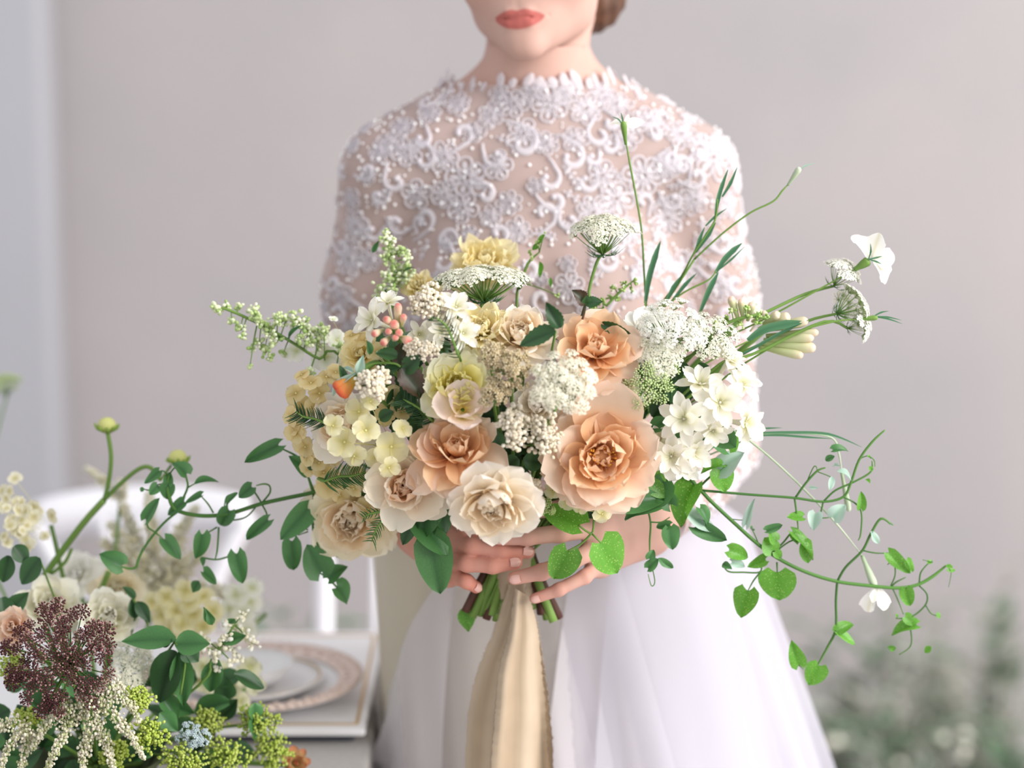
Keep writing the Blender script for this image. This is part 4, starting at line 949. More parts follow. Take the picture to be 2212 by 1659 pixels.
hydrangea('white lacecap hydrangea florets at the upper left', -.225, [(705, 770, 36, (-.1, .1, 1)), (640, 758, 28, (-.3, .1, 1)), (728, 735, 26, (.2, .3, 1)), (700, 728, 20, (.1, .8, .8)), (745, 765, 24, (.3, .1, 1)), (720, 690, 13, (.2, .9, .6))], HY_WHITE, EYE)
hydrangea('cream hydrangea florets under the largest peach rose', dome(1230, 1070, -.01), [(1195, 1060, 22, (-.2, -.2, 1)), (1225, 1085, 22, (0, -.3, 1)), (1205, 1020, 22, (-.4, 0, 1)), (1255, 1095, 20, (.1, -.4, 1)), (1300, 1110, 26, (.3, -.4, 1))], HY_CREAM, EYE)
hydrangea('straw hydrangea floret group behind the rice flower', dome(850, 870, .01), [(850, 860, 30, (.2, .3, 1)), (832, 895, 26, (.2, .1, 1)), (870, 890, 24, (.3, .1, 1)), (815, 760, 26, (-.2, .7, 1)), (795, 790, 24, (-.3, .3, 1)), (760, 725, 22, (-.3, .8, .8)), (790, 735, 24, (-.1, .8, .8))], HY_TAN, EYE)

# ---- filler clusters
bud_cluster(925, 655, 44, 46, dome(925, 655, -.02), 'beige rice flower cluster nearest the white buds at the top left', 300, 4.3, m_rice, lumps=14)
bud_cluster(912, 758, 42, 28, dome(912, 758, -.015), 'beige rice flower cluster beneath the needle sprig', 200, 4.3, m_rice, lumps=10)
bud_cluster(806, 832, 44, 40, dome(806, 832, -.035), 'beige rice flower cluster beside the orange bud', 190, 5.2, m_rice, lumps=12)
bud_cluster(1108, 925, 34, 54, dome(1108, 925, -.03), 'ivory rice flower cluster right of the peach cup rose', 190, 5.0, m_rice, lumps=12)
bud_cluster(1172, 940, 42, 56, dome(1172, 940, -.022), 'ivory rice flower cluster touching the largest peach rose', 210, 5.0, m_rice, lumps=13)
bud_cluster(1150, 1058, 36, 26, dome(1150, 1058, -.02), 'beige rice flower cluster under the largest rose, low', 130, 4.5, m_rice, lumps=8)
bud_cluster(1060, 770, 30, 40, dome(1060, 770, -.03), 'tan yarrow head next to the lemon rose', 60, 6.5, m_yarrow, name='yarrow', group='tan yarrow heads', lumps=9, kind='cup')
bud_cluster(1105, 800, 46, 52, dome(1105, 800, -.028), 'tan yarrow head left of the white lace umbel', 90, 6.5, m_yarrow, name='yarrow', group='tan yarrow heads', lumps=12, kind='cup')
bud_cluster(1065, 850, 38, 34, dome(1065, 850, -.028), 'tan yarrow head directly above the peach cup rose', 70, 6.5, m_yarrow, name='yarrow', group='tan yarrow heads', lumps=9, kind='cup')
bud_cluster(1170, 1095, 34, 18, dome(1170, 1095, -.02), 'greenish yarrow at the base beside the hands', 50, 5.5, m_seed, name='yarrow', group='tan yarrow heads', lumps=7, kind='cup')

m_lacecream = soft('creamy_umbel', [(168, 186, 120), (244, 238, 214), (250, 245, 228)], 0.6, 0.3, 0.05)
# ---- umbels
umbel(1045, 602, 118, (0.0, 1.0, 0.10), -.235, 'cream lace umbel seen from the side on a thin green stem', n=38, dome=.16, small=.19, ray=.42, bracts=12, stem_pts=[(1040, 660, -.235), (1050, 720, -.25), (1056, 790, -.26)], jit=.05)
umbel(1300, 500, 82, (-0.05, 1.0, 0.25), -.225, 'cream lace umbel standing highest above the peach rose', n=32, dome=.35, small=.21, ray=.62, bracts=9, stem_pts=[(1290, 565, -.225), (1272, 630, -.23), (1262, 720, -.24)], jit=.07)
umbel(1218, 826, 80, (0.08, 0.36, 1), dome(1218, 828, -.045), 'white lace umbel facing the viewer in the middle of the bouquet', mat=m_lacecream, n=34, dome=.12, small=.20, ray=.5, bracts=0, jit=.16)
umbel(1455, 700, 80, (0.10, 0.70, .8), dome(1455, 700, -.03), 'white lace umbel at the right over a green stalk', mat=m_lacewhite, n=28, dome=.22, small=.20, ray=.6, bracts=6, jit=.14, stem_pts=[(1400, 760, -.30), (1345, 835, -.29)])
umbel(1540, 725, 74, (0.30, 0.60, .8), dome(1540, 725, -.02), 'cream lace umbel right of the other one beside tuberose buds', n=26, dome=.22, small=.20, ray=.6, bracts=5, jit=.14, stem_pts=[(1460, 785, -.28), (1375, 830, -.28)])
umbel(1425, 770, 60, (0.0, 0.5, 1), dome(1425, 770, -.015), 'pale lace umbel opening low between the peach rose and tuberoses', n=24, dome=.3, small=.24, ray=.5, bracts=4)
umbel(1400, 835, 56, (0.10, -0.10, 1), dome(1400, 835, -.02), 'green seed umbel above the largest peach rose', kind='seed', mat=m_seed, n=22, dome=.3, small=.24, ray=.5, bracts=6)
umbel(1430, 790, 40, (0.20, .3, 1), dome(1430, 790, -.005), 'small green seed umbel under the white lace umbels', kind='seed', mat=m_seed, n=14, dome=.3, small=.28, ray=.5, bracts=0)
umbel(1820, 585, 50, (0.45, 0.85, .2), -.235, 'small white lace umbel at the far right beside the white campion', mat=m_lacewhite, n=19, dome=.4, small=.28, ray=.75, bracts=7, stem_pts=[(1740, 635, -.24), (1660, 672, -.25), (1480, 760, -.26)])
umbel(1842, 664, 60, (0.75, 0.30, -.25), -.245, 'small white lace umbel at the far right seen from behind', mat=m_lacewhite, n=22, dome=.4, small=.26, ray=.65, bracts=11, stem_pts=[(1740, 695, -.25), (1640, 745, -.26), (1500, 830, -.26)])
umbel(1862, 706, 38, (0.85, 0.1, .2), -.255, 'smallest white lace umbel at the far right, lowest of three', mat=m_lacewhite, n=12, dome=.4, small=.34, ray=.8, bracts=6, stem_pts=[(1780, 695, -.26), (1650, 755, -.265), (1520, 830, -.265)])

# ---- tuberoses
m_tub = soft('waxy_white', [(226, 224, 176), (248, 244, 228), (252, 248, 240)], .35, .35, .03, .4)
m_tubbud = soft('pink_tipped_bud', [(196, 204, 140), (226, 212, 176), (230, 168, 146), (222, 124, 112)], .4, .15, .06, .4, pos=[0, .45, .78, 1])
m_tubgreen = soft('green_pink_bud', [(186, 204, 130), (216, 220, 168), (238, 216, 190), (240, 200, 178)], .4, .2, .06, .4, pos=[0, .5, .85, 1])
def tuberose(label, px, py, Y, blooms, buds=(), bmat=None, stem_to=None):
    root = thing('tuberose', label, 'tuberose', W(px, py, Y), 'tuberoses in the bouquet')
    for (x, y, R, fc, dy) in blooms: star_bloom(root, W(x, y, Y+dy), fc, M(x, y, Y, R), m_tub, 6, True, int(x), pw=.23)
    for (b, t, r) in buds: bud(root, b, t, r, bmat or m_tubbud, Y-.012, yt=Y-.028)
    mb = MB(); inv = root.matrix_basis.inverted(); hub = W(px, py, Y+.035)
    pts = [W(*stem_to)] if stem_to else []
    mb.tube([inv @ p for p in pts+[hub, hub*.5+BIND*.5+Vector((0, .02, 0)), BIND+Vector((rf.uniform(-.01, .01), 0, 0))]], .003, 7, 4); mb.build('stem', m_stem, root); return root
tuberose('tuberose with pink tipped buds at the upper left', 850, 710, dome(850, 710, -.01), [(805, 692, 50, (-.75, .3, .8), .006), (905, 722, 34, (.5, -.2, 1), .008), (838, 655, 36, (-.2, .9, .6), .018)],
  [((858, 705), (860, 657), 9), ((852, 705), (832, 688), 9), ((858, 712), (850, 698), 11), ((868, 705), (872, 682), 8), ((845, 720), (838, 715), 8), ((862, 722), (862, 718), 9), ((828, 712), (806, 722), 9), ((842, 728), (826, 742), 9), ((866, 728), (884, 738), 11), ((850, 735), (855, 728), 8)])
tuberose('white tuberose between the rice flower and yellow bloom', 975, 700, dome(975, 700, -.005), [(985, 665, 44, (.1, .7, .8), 0), (1000, 720, 40, (.4, .1, 1), -.004), (955, 715, 38, (-.3, .2, 1), -.003)])
tuberose('white tuberose with open blooms on the right shoulder of the bouquet', 1530, 890, dome(1530, 890, -.02), [(1478, 905, 58, (-.35, .05, 1), -.02), (1555, 870, 60, (.1, .2, 1), -.012), (1512, 830, 52, (0, .8, .7), .0), (1610, 915, 56, (.75, -.15, .7), 0), (1600, 830, 50, (.5, .6, .8), .006), (1575, 780, 46, (.5, .8, .5), .015), (1540, 930, 44, (.1, -.6, 1), -.008)])
tuberose('creamy tuberose low beside the largest peach rose', 1460, 985, dome(1460, 985, -.015), [(1450, 985, 54, (-.15, -.25, 1), -.01), (1495, 975, 50, (.4, -.3, 1), -.005), (1475, 1000, 48, (.2, -.7, .9), 0), (1425, 950, 40, (-.4, .5, .9), .006)])
tuberose('tuberose tip of green and pink buds pointing right', 1650, 715, -.235, [], [((1645, 742), (1762, 752), 13), ((1650, 735), (1758, 728), 12), ((1640, 750), (1735, 768), 11), ((1655, 725), (1768, 718), 10), ((1645, 715), (1745, 692), 12), ((1640, 712), (1705, 682), 13), ((1650, 700), (1682, 678), 11)], m_tubgreen)
tuberose('tuberose tip with pale upright buds above the lace umbels', 1600, 690, -.225, [(1612, 668, 34, (.2, .8, .6), .0), (1640, 690, 30, (.5, .7, .5), .0)], [((1595, 690), (1578, 642), 9), ((1605, 690), (1600, 648), 8), ((1615, 692), (1625, 655), 9), ((1625, 695), (1655, 675), 8)], m_tubgreen)

# ---- orange bud with grey green sepals
ob = thing('rosebud', 'orange rosebud with grey green sepals at the left', 'rosebud', W(750, 828, dome(745, 830, -.04)))
yb = dome(745, 830, -.04); m_orange = soft('orange_petal', [(206, 196, 84), (226, 160, 80), (226, 112, 66), (222, 84, 62)], .5, .2, .08, .3)
for (b, t, r) in (((772, 815), (730, 852), 17), ((768, 822), (736, 856), 14), ((765, 808), (722, 840), 13)): bud(ob, b, t, r, m_orange, yb, 'petal')
for (b, t, w) in (((772, 808), (785, 770), 22), ((768, 806), (708, 850), 12), ((778, 818), (800, 850), 18), ((764, 805), (742, 790), 12)): leaf(ob, b, t, w, 'lance', m_leaf_pale, 0.2, 1, 'sepal', yb-.008)
mb = MB(); inv = ob.matrix_basis.inverted(); mb.tube([inv @ W(770, 814, yb), inv @ W(790, 795, yb), inv @ W(815, 782, yb+.01), inv @ W(845, 790, yb+.04), inv @ BIND], [.004, .0035, .0022, .002, .002], 7, 4); mb.build('stem', m_stem, ob)

# ---- leafy sprays on the left and at the top
m_spirea = soft('green_white_bud', [(166, 196, 112), (216, 228, 172), (246, 246, 226)], .55, .3, .05)
spray('pale green flower spray reaching far left', [(760, 790), (690, 775), (640, 745), (590, 715), (540, 690), (500, 672), (468, 662)], -.225,
  [(463, 661, 9), (474, 672, 9), (490, 660, 9), (500, 692, 7), (515, 661, 10), (548, 672, 16), (555, 690, 14), (566, 700, 14), (520, 708, 11), (523, 725, 10), (600, 688, 15), (620, 690, 14), (640, 690, 20), (655, 702, 16), (668, 714, 14), (585, 720, 16), (595, 736, 14), (560, 742, 13), (545, 752, 11), (572, 755, 12), (580, 770, 10), (612, 765, 8), (690, 720, 16), (648, 730, 12), (665, 735, 12), (690, 745, 12), (700, 710, 12), (670, 800, 9), (668, 815, 8), (735, 750, 12), (540, 790, 5)],
  4.3, m_spirea, name='flower_spray', group='pale green sprays', per=15, bind=True, leaves=[((622, 730), (645, 702), 14), ((610, 738), (598, 722), 12)])
spray('pale green flower plume standing at the upper left', [(865, 700), (855, 640), (850, 580), (832, 510)], -.19,
  [(834, 505, 9), (828, 520, 11), (848, 520, 10), (858, 540, 15), (840, 545, 14), (875, 545, 12), (880, 560, 12), (830, 560, 13), (850, 570, 16), (870, 585, 16), (845, 590, 16), (860, 605, 18), (835, 600, 14), (825, 620, 15), (850, 625, 16), (820, 640, 13), (880, 600, 12), (890, 590, 10), (840, 645, 13)], 4.4, m_spirea, name='flower_spray', group='pale green sprays', per=12, bind=True, leaves=[((805, 545), (818, 520), 12), ((870, 590), (888, 575), 8), ((820, 640), (862, 620), 12)])
spray('thin green sprig with few small leaves over the lace, left of the tall umbel', [(1115, 680), (1125, 620), (1140, 570), (1165, 545)], -.20, [(1175, 508, 5), (1162, 525, 7), (1145, 545, 6), (1205, 638, 7), (1150, 560, 5)], 3.0, m_seed, name='green_sprig', group='thin green sprigs', per=10, bind=True,
  leaves=[((1165, 565), (1168, 602), 16), ((1188, 600), (1190, 622), 8), ((1160, 530), (1180, 508), 12), ((1150, 540), (1168, 522), 12)], lmat=m_leaf_bright)
spray('yellow green bud sprig right of the tall umbel', [(1275, 690), (1310, 660), (1340, 630), (1370, 605)], -.215, [(1372, 608, 7), (1350, 612, 7), (1345, 625, 8), (1325, 622, 7), (1318, 640, 9), (1335, 645, 7), (1300, 650, 8), (1285, 660, 8), (1300, 668, 8), (1365, 625, 6)], 3.0, m_seed, name='green_sprig', group='thin green sprigs', per=12, bind=True)
spray('arched yellow green sprig over the right lace umbels', [(1520, 740), (1560, 705), (1610, 685), (1660, 688)], -.285, [(1612, 668, 9), (1618, 685, 7), (1640, 680, 9), (1658, 685, 8), (1600, 700, 8), (1580, 672, 8), (1570, 690, 8), (1635, 698, 7), (1545, 700, 8)], 3.2, m_seed, name='green_sprig', group='thin green sprigs', per=12, bind=True)

# ---- needle sprigs (rosemary-like)
m_needle = soft('needle_leaf', [(52, 72, 48), (74, 96, 64)], .5, .1, .1)
def needles(label, axis, Y, L, n=26, mat=None, up=.5):
    loc = W(axis[0][0], axis[0][1], Y); root = thing('needle_sprig', label, 'greenery', loc, 'needle leaved sprigs'); A = [W(x, y, Y)-loc for x, y in axis]; P, _ = spline(A, 1, 8); k = M(axis[0][0], axis[0][1], Y, 1)
    mb = MB(); mb.tube([BIND-loc, (BIND-loc)*.5+FWD*.07, A[0]+FWD*.03]+A, [.0012]*(len(A)+2)+[.0006], 6, 4); mb.build('stem', m_stem, root); mb = MB(); r = random.Random(int(axis[0][0]))
    for i in range(n):
        p = P[int((i+.5)/n*(len(P)-1))]; t = (A[-1]-A[0]).normalized(); s = 1 if i % 2 else -1; d = (t*up+(RGT*t.dot(UPV)-UPV*t.dot(RGT))*s+FWD*r.uniform(-.7, .5)).normalized(); l = L*k*r.uniform(.6, 1.1)
        mb.tube([p, p+d*l*.5+t*l*.05, p+d*l+t*l*.25], [.0006, .0007, .0002], 4, 2)
    mb.build('needles', mat or m_needle, root, kind='stuff'); return root
needles('dark needle sprig leaning left in front of the yellow bloom', [(992, 772), (978, 735), (965, 705), (940, 685)], dome(970, 740, -.035), 30, 26)
needles('green needle tuft at the left edge under the straw hydrangea', [(705, 915), (680, 905), (655, 900), (640, 888)], dome(680, 905, -.03), 30, 40, m_leaf_dark)
needles('green needle tuft between the hydrangea and the cream rose', [(700, 1040), (730, 1030), (760, 1028), (790, 1020)], dome(740, 1030, -.02), 36, 44, m_leaf_mid)
needles('dark needle tuft under the lemon rose', [(935, 910), (910, 885), (885, 870), (870, 862)], dome(905, 890, -.01), 34, 46, m_leaf_dark)
needles('short needle sprig crossing the drooping cream rose', [(845, 1105), (825, 1125), (812, 1145), (803, 1170)], dome(825, 1130, -.075), 22, 26, m_leaf_mid)
needles('needle sprig curving over the cream rose at its right', [(850, 1105), (825, 1105), (800, 1110), (785, 1118)], dome(825, 1110, -.075), 16, 18, m_leaf_mid)

# ---- single leaves of the roses and ivy
def sprig(label, leaves, Y, stems=(), name='leaf_sprig', group='leaf sprigs in the bouquet', cat='leaves', mat=None, bindpt=None, smat=None, sr=.0011):
    px, py = leaves[0][0]; root = thing(name, label, cat, W(px, py, Y), group); inv = root.matrix_basis.inverted()
    for L in leaves:
        b, t, w, sh, m = L[:5]; leaf(root, b, t, w, sh, m, L[5] if len(L) > 5 else None, L[6] if len(L) > 6 else None, 'leaf', L[7] if len(L) > 7 else Y)
    mb = MB()
    for s in stems: mb.tube([inv @ W(p[0], p[1], p[2] if len(p) > 2 else Y) for p in s], sr, 6, 4)
    st = W(px, py, Y+.005); mb.tube([inv @ st, inv @ (st*.5+BIND*.5+Vector((0, .03, 0))), inv @ (BIND+Vector((rf.uniform(-.01, .01), rf.uniform(-.008, .008), 0)))], sr, 6, 4)
    mb.build('stem', smat or m_stem, root); return root
sprig('dark toothed rose leaves left of the upper peach rose', [((1200, 715), (1121, 743), 46, 'serrate', m_leaf_dark, .1, 0), ((1210, 708), (1182, 656), 34, 'serrate', m_leaf_dark, -.4, 1)], dome(1190, 715, -.03))
sprig('curled brown green leaf standing over the upper peach rose', [((1265, 655), (1243, 628), 32, 'serrate', m_leaf_red, -.2, 1), ((1265, 655), (1300, 650), 26, 'serrate', m_leaf_dark, .3, 1), ((1265, 658), (1268, 640), 24, 'serrate', m_leaf_dark, .3, 0)], dome(1265, 660, -.01), [[(1265, 655), (1262, 675), (1258, 690)]], smat=m_stem_dark)
sprig('dark leaf edging the right of the upper peach rose', [((1300, 698), (1360, 722), 26, 'serrate', m_leaf_dark, .9, 0)], dome(1330, 705, .0))
sprig('bronze leaves in the shaded hollow beside the lemon rose', [((868, 795), (915, 858), 56, 'serrate', m_leaf_red, .2, 1), ((862, 790), (868, 738), 40, 'serrate', m_leaf_red, -.3, 0), ((860, 795), (820, 802), 34, 'oval', m_leaf_dark, .3, 0), ((858, 770), (812, 760), 40, 'serrate', m_leaf_dark, .3, 0), ((875, 800), (905, 770), 40, 'serrate', m_leaf_dark, .2, 0), ((800, 765), (795, 738), 20, 'oval', m_leaf_dark, .2, 0), ((745, 825), (735, 790), 20, 'oval', m_leaf_dark, .2, 0)], dome(868, 795, -.02), [[(865, 792), (850, 785), (810, 785), (790, 795)]])
sprig('deep green leaves in the dark middle below the rice flower', [((1130, 995), (1175, 1000), 44, 'oval', m_leaf_dark, .4, 1), ((1070, 985), (1075, 930), 44, 'oval', m_leaf_dark, .2, 0), ((1120, 990), (1090, 1010), 36, 'oval', m_leaf_dark, -.3, 1), ((1000, 1035), (960, 1075), 50, 'oval', m_leaf_dark, .3, 0), ((985, 1030), (1025, 1060), 44, 'oval', m_leaf_dark, .3, 1), ((820, 905), (848, 888), 30, 'oval', m_leaf_dark, .2, 0)], dome(1100, 985, .0))
sprig('green ivy leaves hanging below the cream rose at the left hand', [((930, 1165), (953, 1288), 84, 'heart', m_leaf_mid, .25, 0), ((905, 1130), (970, 1196), 80, 'heart', m_leaf_mid, -.2, 0), ((935, 1085), (900, 1165), 74, 'heart', m_leaf_mid, .3, 1), ((900, 1110), (865, 1178), 50, 'heart', m_leaf_dark, .4, 0), ((945, 1095), (968, 1150), 56, 'heart', m_leaf_dark, -.4, 0), ((865, 1090), (880, 1130), 44, 'oval', m_leaf_dark, .2, 0), ((950, 1060), (985, 1090), 50, 'oval', m_leaf_dark, .2, 0)], -.295)
sprig('bright speckled heart leaves hanging in front of the right hand', [((1250, 1135), (1170, 1092), 76, 'heart', m_leaf_bright, .1, 0), ((1228, 1190), (1196, 1258), 70, 'heart', m_leaf_bright, -.25, 1), ((1298, 1172), (1338, 1240), 90, 'heart', m_leaf_bright, .15, 0)], -.325, [[(1288, 1082), (1283, 1120), (1278, 1152), (1250, 1135)], [(1278, 1152), (1255, 1175), (1228, 1190)], [(1278, 1152), (1298, 1172)]], sr=.0010)
sprig('green leaves under the right edge of the largest peach rose', [((1345, 1085), (1440, 1075), 60, 'heart', m_leaf_mid, .3, 1, -.315), ((1420, 1095), (1345, 1110), 50, 'heart', m_leaf_mid, .5, 1, -.31), ((1435, 1040), (1415, 1100), 60, 'heart', m_leaf_mid, .2, 0, -.30), ((1400, 1030), (1440, 1075), 56, 'heart', m_leaf_bright, .2, 0, -.30), ((1270, 1090), (1235, 1115), 40, 'heart', m_leaf_dark, .2, 0), ((1290, 1090), (1270, 1120), 36, 'heart', m_leaf_dark, .2, 0)], -.30)
sprig('green leaves behind the tuberoses at the right', [((1440, 905), (1400, 935), 40, 'lance', m_leaf_mid, .2, 0), ((1430, 935), (1475, 945), 36, 'lance', m_leaf_mid, .3, 1), ((1545, 930), (1590, 965), 60, 'heart', m_leaf_mid, .2, 0), ((1490, 795), (1440, 800), 30, 'lance', m_leaf_dark, .2, 0), ((1505, 800), (1530, 790), 28, 'lance', m_leaf_dark, .2, 0), ((1410, 720), (1395, 690), 22, 'lance', m_leaf_mid, .1, 0), ((1470, 780), (1462, 830), 26, 'lance', m_leaf_dark, .1, 0)], dome(1480, 900, .005))
sprig('green leaf under the cut stems', [((1005, 1310), (1012, 1365), 40, 'lance', m_leaf_bright, .2, 0)], -.235)
# dark fill deep in the bouquet
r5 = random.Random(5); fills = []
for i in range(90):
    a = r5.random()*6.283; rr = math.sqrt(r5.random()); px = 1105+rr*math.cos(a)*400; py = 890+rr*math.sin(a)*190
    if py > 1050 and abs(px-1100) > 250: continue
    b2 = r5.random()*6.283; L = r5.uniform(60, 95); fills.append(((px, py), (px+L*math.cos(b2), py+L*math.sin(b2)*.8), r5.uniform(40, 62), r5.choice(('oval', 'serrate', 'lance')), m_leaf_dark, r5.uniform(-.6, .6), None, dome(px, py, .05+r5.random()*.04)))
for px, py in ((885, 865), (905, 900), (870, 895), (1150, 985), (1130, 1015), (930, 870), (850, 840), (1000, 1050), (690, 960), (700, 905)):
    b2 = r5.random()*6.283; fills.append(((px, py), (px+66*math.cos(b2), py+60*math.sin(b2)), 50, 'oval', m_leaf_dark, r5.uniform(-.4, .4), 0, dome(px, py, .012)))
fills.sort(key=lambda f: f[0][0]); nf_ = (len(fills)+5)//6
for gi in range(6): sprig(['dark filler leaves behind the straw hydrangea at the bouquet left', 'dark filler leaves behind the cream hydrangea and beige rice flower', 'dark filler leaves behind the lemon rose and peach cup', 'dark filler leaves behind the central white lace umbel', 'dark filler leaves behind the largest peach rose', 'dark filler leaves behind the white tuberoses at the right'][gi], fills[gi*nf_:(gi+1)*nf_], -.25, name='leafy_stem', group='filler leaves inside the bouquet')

# ---- grassy stems
def blade(root, pts, w, Y, mat=None, name='blade'):
    P, Wd = spline([W(p[0], p[1], p[2] if len(p) > 2 else Y) for p in pts], [M(p[0], p[1], Y, w*x) for p, x in zip(pts, [.5]+[1]*(len(pts)-2)+[.06])], 6); V = []; inv = root.matrix_basis.inverted()
    for i, p in enumerate(P):
        t = (P[min(i+1, len(P)-1)]-P[max(0, i-1)]).normalized(); s = t.cross(FWD).normalized()
        for k in (-1, 0, 1): V.append(inv @ (p+s*k*Wd[i]*.5+FWD*(-abs(k)*Wd[i]*.22)))
    F = [(i*3+k, i*3+k+1, (i+1)*3+k+1, (i+1)*3+k) for i in range(len(P)-1) for k in (0, 1)]
    return obj(name, mesh(name, V, F, [.3, 0, .6]*len(P), True, mat or m_grass), root)
def grass(label, stems, blades, Y, extra=None, name='grass_stem', group='grassy stems in the bouquet', cat='grass stem', mat=None, sr=.0010):
    p0 = (stems or blades)[0]; p0 = (p0 if stems else p0[0])[0]; root = thing(name, label, cat, W(p0[0], p0[1], Y), group); inv = root.matrix_basis.inverted(); mb = MB()
    for s in stems: mb.tube([inv @ W(p[0], p[1], p[2] if len(p) > 2 else Y) for p in s], [sr]*(len(s)-1)+[sr*.6], 6, 5)
    st = W(p0[0], p0[1], Y); mb.tube([inv @ st, inv @ (st*.5+BIND*.5+Vector((0, .03, 0))), inv @ BIND], sr, 6, 4); mb.build('stem', mat or m_stem, root)
    for (pts, w) in blades: blade(root, pts, w, Y)
    if extra: extra(root)
    return root
m_pale = soft('pale_stem', [(168, 188, 150), (206, 214, 190)], .5, .15, .05)
def campion_bud(root):
    bud(root, (1352, 312), (1346, 262), 7, m_stem, -.205, 'bud')
    blade(root, [(1347, 275), (1344, 255), (1341, 243)], 4, -.205); blade(root, [(1345, 272), (1336, 258), (1322, 252)], 3.5, -.205)
    for t, w in (((1395, 262), 24), ((1318, 262), 22), ((1360, 246), 12)): leaf(root, (1350, 268), t, w, 'lance', WHITE, .5, 1, 'petal', -.204)
grass('tall thin stem ending in a white campion near the shoulder', [[(1396, 660), (1392, 600), (1386, 500), (1375, 430), (1360, 350), (1351, 300)]], [], -.205, campion_bud, 'campion', 'campion stems', 'flower')
grass('broad upright grass blade right of the tall campion stem', [[(1392, 680), (1394, 650)]], [([(1394, 655), (1402, 600), (1415, 555), (1427, 520)], 13)], -.21)
grass('branched grassy stem pointing to the shoulder', [[(1425, 660), (1470, 600), (1500, 545), (1530, 500), (1546, 470), (1550, 430)]], [([(1500, 548), (1512, 515), (1522, 490)], 8), ([(1502, 545), (1530, 505), (1546, 480)], 12), ([(1545, 470), (1550, 435), (1560, 400), (1573, 365)], 9), ([(1560, 425), (1578, 395), (1593, 360)], 8), ([(1524, 488), (1545, 468), (1570, 450)], 6)], -.215)
def thin_bud(root): bud(root, (1702, 400), (1728, 362), 7, m_pale, -.22, 'bud'); blade(root, [(1722, 372), (1740, 358), (1762, 352)], 4, -.22, m_leaf_pale)
grass('long thin stem with a closed pale bud reaching past the shoulder', [[(1500, 560), (1560, 505), (1620, 460), (1670, 435), (1690, 412), (1703, 398)]], [], -.22, thin_bud, 'campion', 'campion stems', 'flower')
grass('grassy stem with a folded tip in front of the sleeve', [[(1432, 665), (1480, 630), (1530, 605), (1548, 585)]], [([(1545, 590), (1565, 560), (1585, 540), (1603, 525)], 12), ([(1550, 585), (1580, 560), (1608, 533)], 5), ([(1440, 650), (1455, 620), (1472, 595)], 10), ([(1448, 655), (1480, 615), (1505, 590)], 9)], -.22)
grass('single upright blade near the right sleeve', [[(1510, 690), (1515, 670)]], [([(1512, 675), (1528, 635), (1540, 610), (1552, 588)], 12)], -.22)
grass('long leaf blades crossing the tuberose buds', [[(1500, 800), (1560, 765), (1620, 735)]], [([(1615, 735), (1650, 712), (1700, 700), (1738, 695)], 18), ([(1560, 790), (1640, 745), (1700, 712), (1750, 690)], 7)], -.265)
grass('thin flat blades stretching right below the tuberoses', [[(1580, 935), (1620, 940)]], [([(1612, 942), (1680, 940), (1740, 944), (1800, 948)], 5), ([(1612, 936), (1700, 934), (1790, 938), (1862, 966)], 6), ([(1630, 927), (1660, 925), (1690, 924)], 4)], -.26)
def nodding(root):
    y = -.245; bud(root, (1845, 583), (1878, 562), 11, m_stem, y, 'calyx', y)
    for b, t, w, rl, v in (((1878, 562), (1860, 504), 52, .5, 3), ((1884, 556), (1898, 506), 46, -.3, 0), ((1884, 556), (1932, 560), 48, .6, 3), ((1886, 560), (1922, 600), 46, -.4, 3), ((1890, 552), (1908, 532), 34, .2, 0)): leaf(root, b, t, w, 'round', WHITE, rl, v, 'petal', y)
    for t in ((1880, 525), (1906, 553), (1905, 571)): blade(root, [(1876, 560), ((1876+t[0])/2+3, (560+t[1])/2), t], 4, y-.004)
grass('white campion flower with curled petals at the far upper right', [[(1500, 760, -.25), (1650, 690, -.245), (1760, 630, -.245), (1845, 583, -.245)]], [], -.245, nodding, 'campion', 'campion stems', 'flower')
def hanging(root):
    y = -.26; bud(root, (1862, 1200), (1890, 1268), 9, m_pale, y, 'calyx', y)
    for b, t, w, rl, v in (((1890, 1268), (1868, 1326), 34, .3, 1), ((1898, 1268), (1914, 1318), 36, -.3, 0), ((1894, 1268), (1886, 1300), 20, 0, 0)): leaf(root, b, t, w, 'round', WHITE, rl, v, 'petal', y)
grass('pale campion hanging head down at the lower right', [[(1590, 930), (1660, 985), (1740, 1060), (1810, 1135), (1862, 1200)]], [], -.26, hanging, 'campion', 'campion stems', 'flower', m_pale, .0011)
def spike(root):
    y = -.262
    for e in ((1920, 672), (1948, 692), (1950, 700)): blade(root, [(1886, 684), ((1886+e[0])/2, (684+e[1])/2-3), e], 4, y)
    bud(root, (1850, 690), (1896, 686), 6, m_stem, y, 'calyx', y)
grass('thin stem with a three pointed green calyx at the far right', [[(1600, 790), (1720, 720), (1800, 695), (1850, 690)]], [], -.262, spike, 'campion', 'campion stems', 'flower')
def slim(root): bud(root, (1818, 1020), (1834, 1105), 7, m_pale, -.25, 'bud', -.25)
grass('pale stem with a slim hanging bud among the right vine', [[(1640, 938), (1720, 936), (1795, 945), (1812, 980), (1818, 1022)]], [], -.25, slim, 'campion', 'campion stems', 'flower', m_pale, .0010)
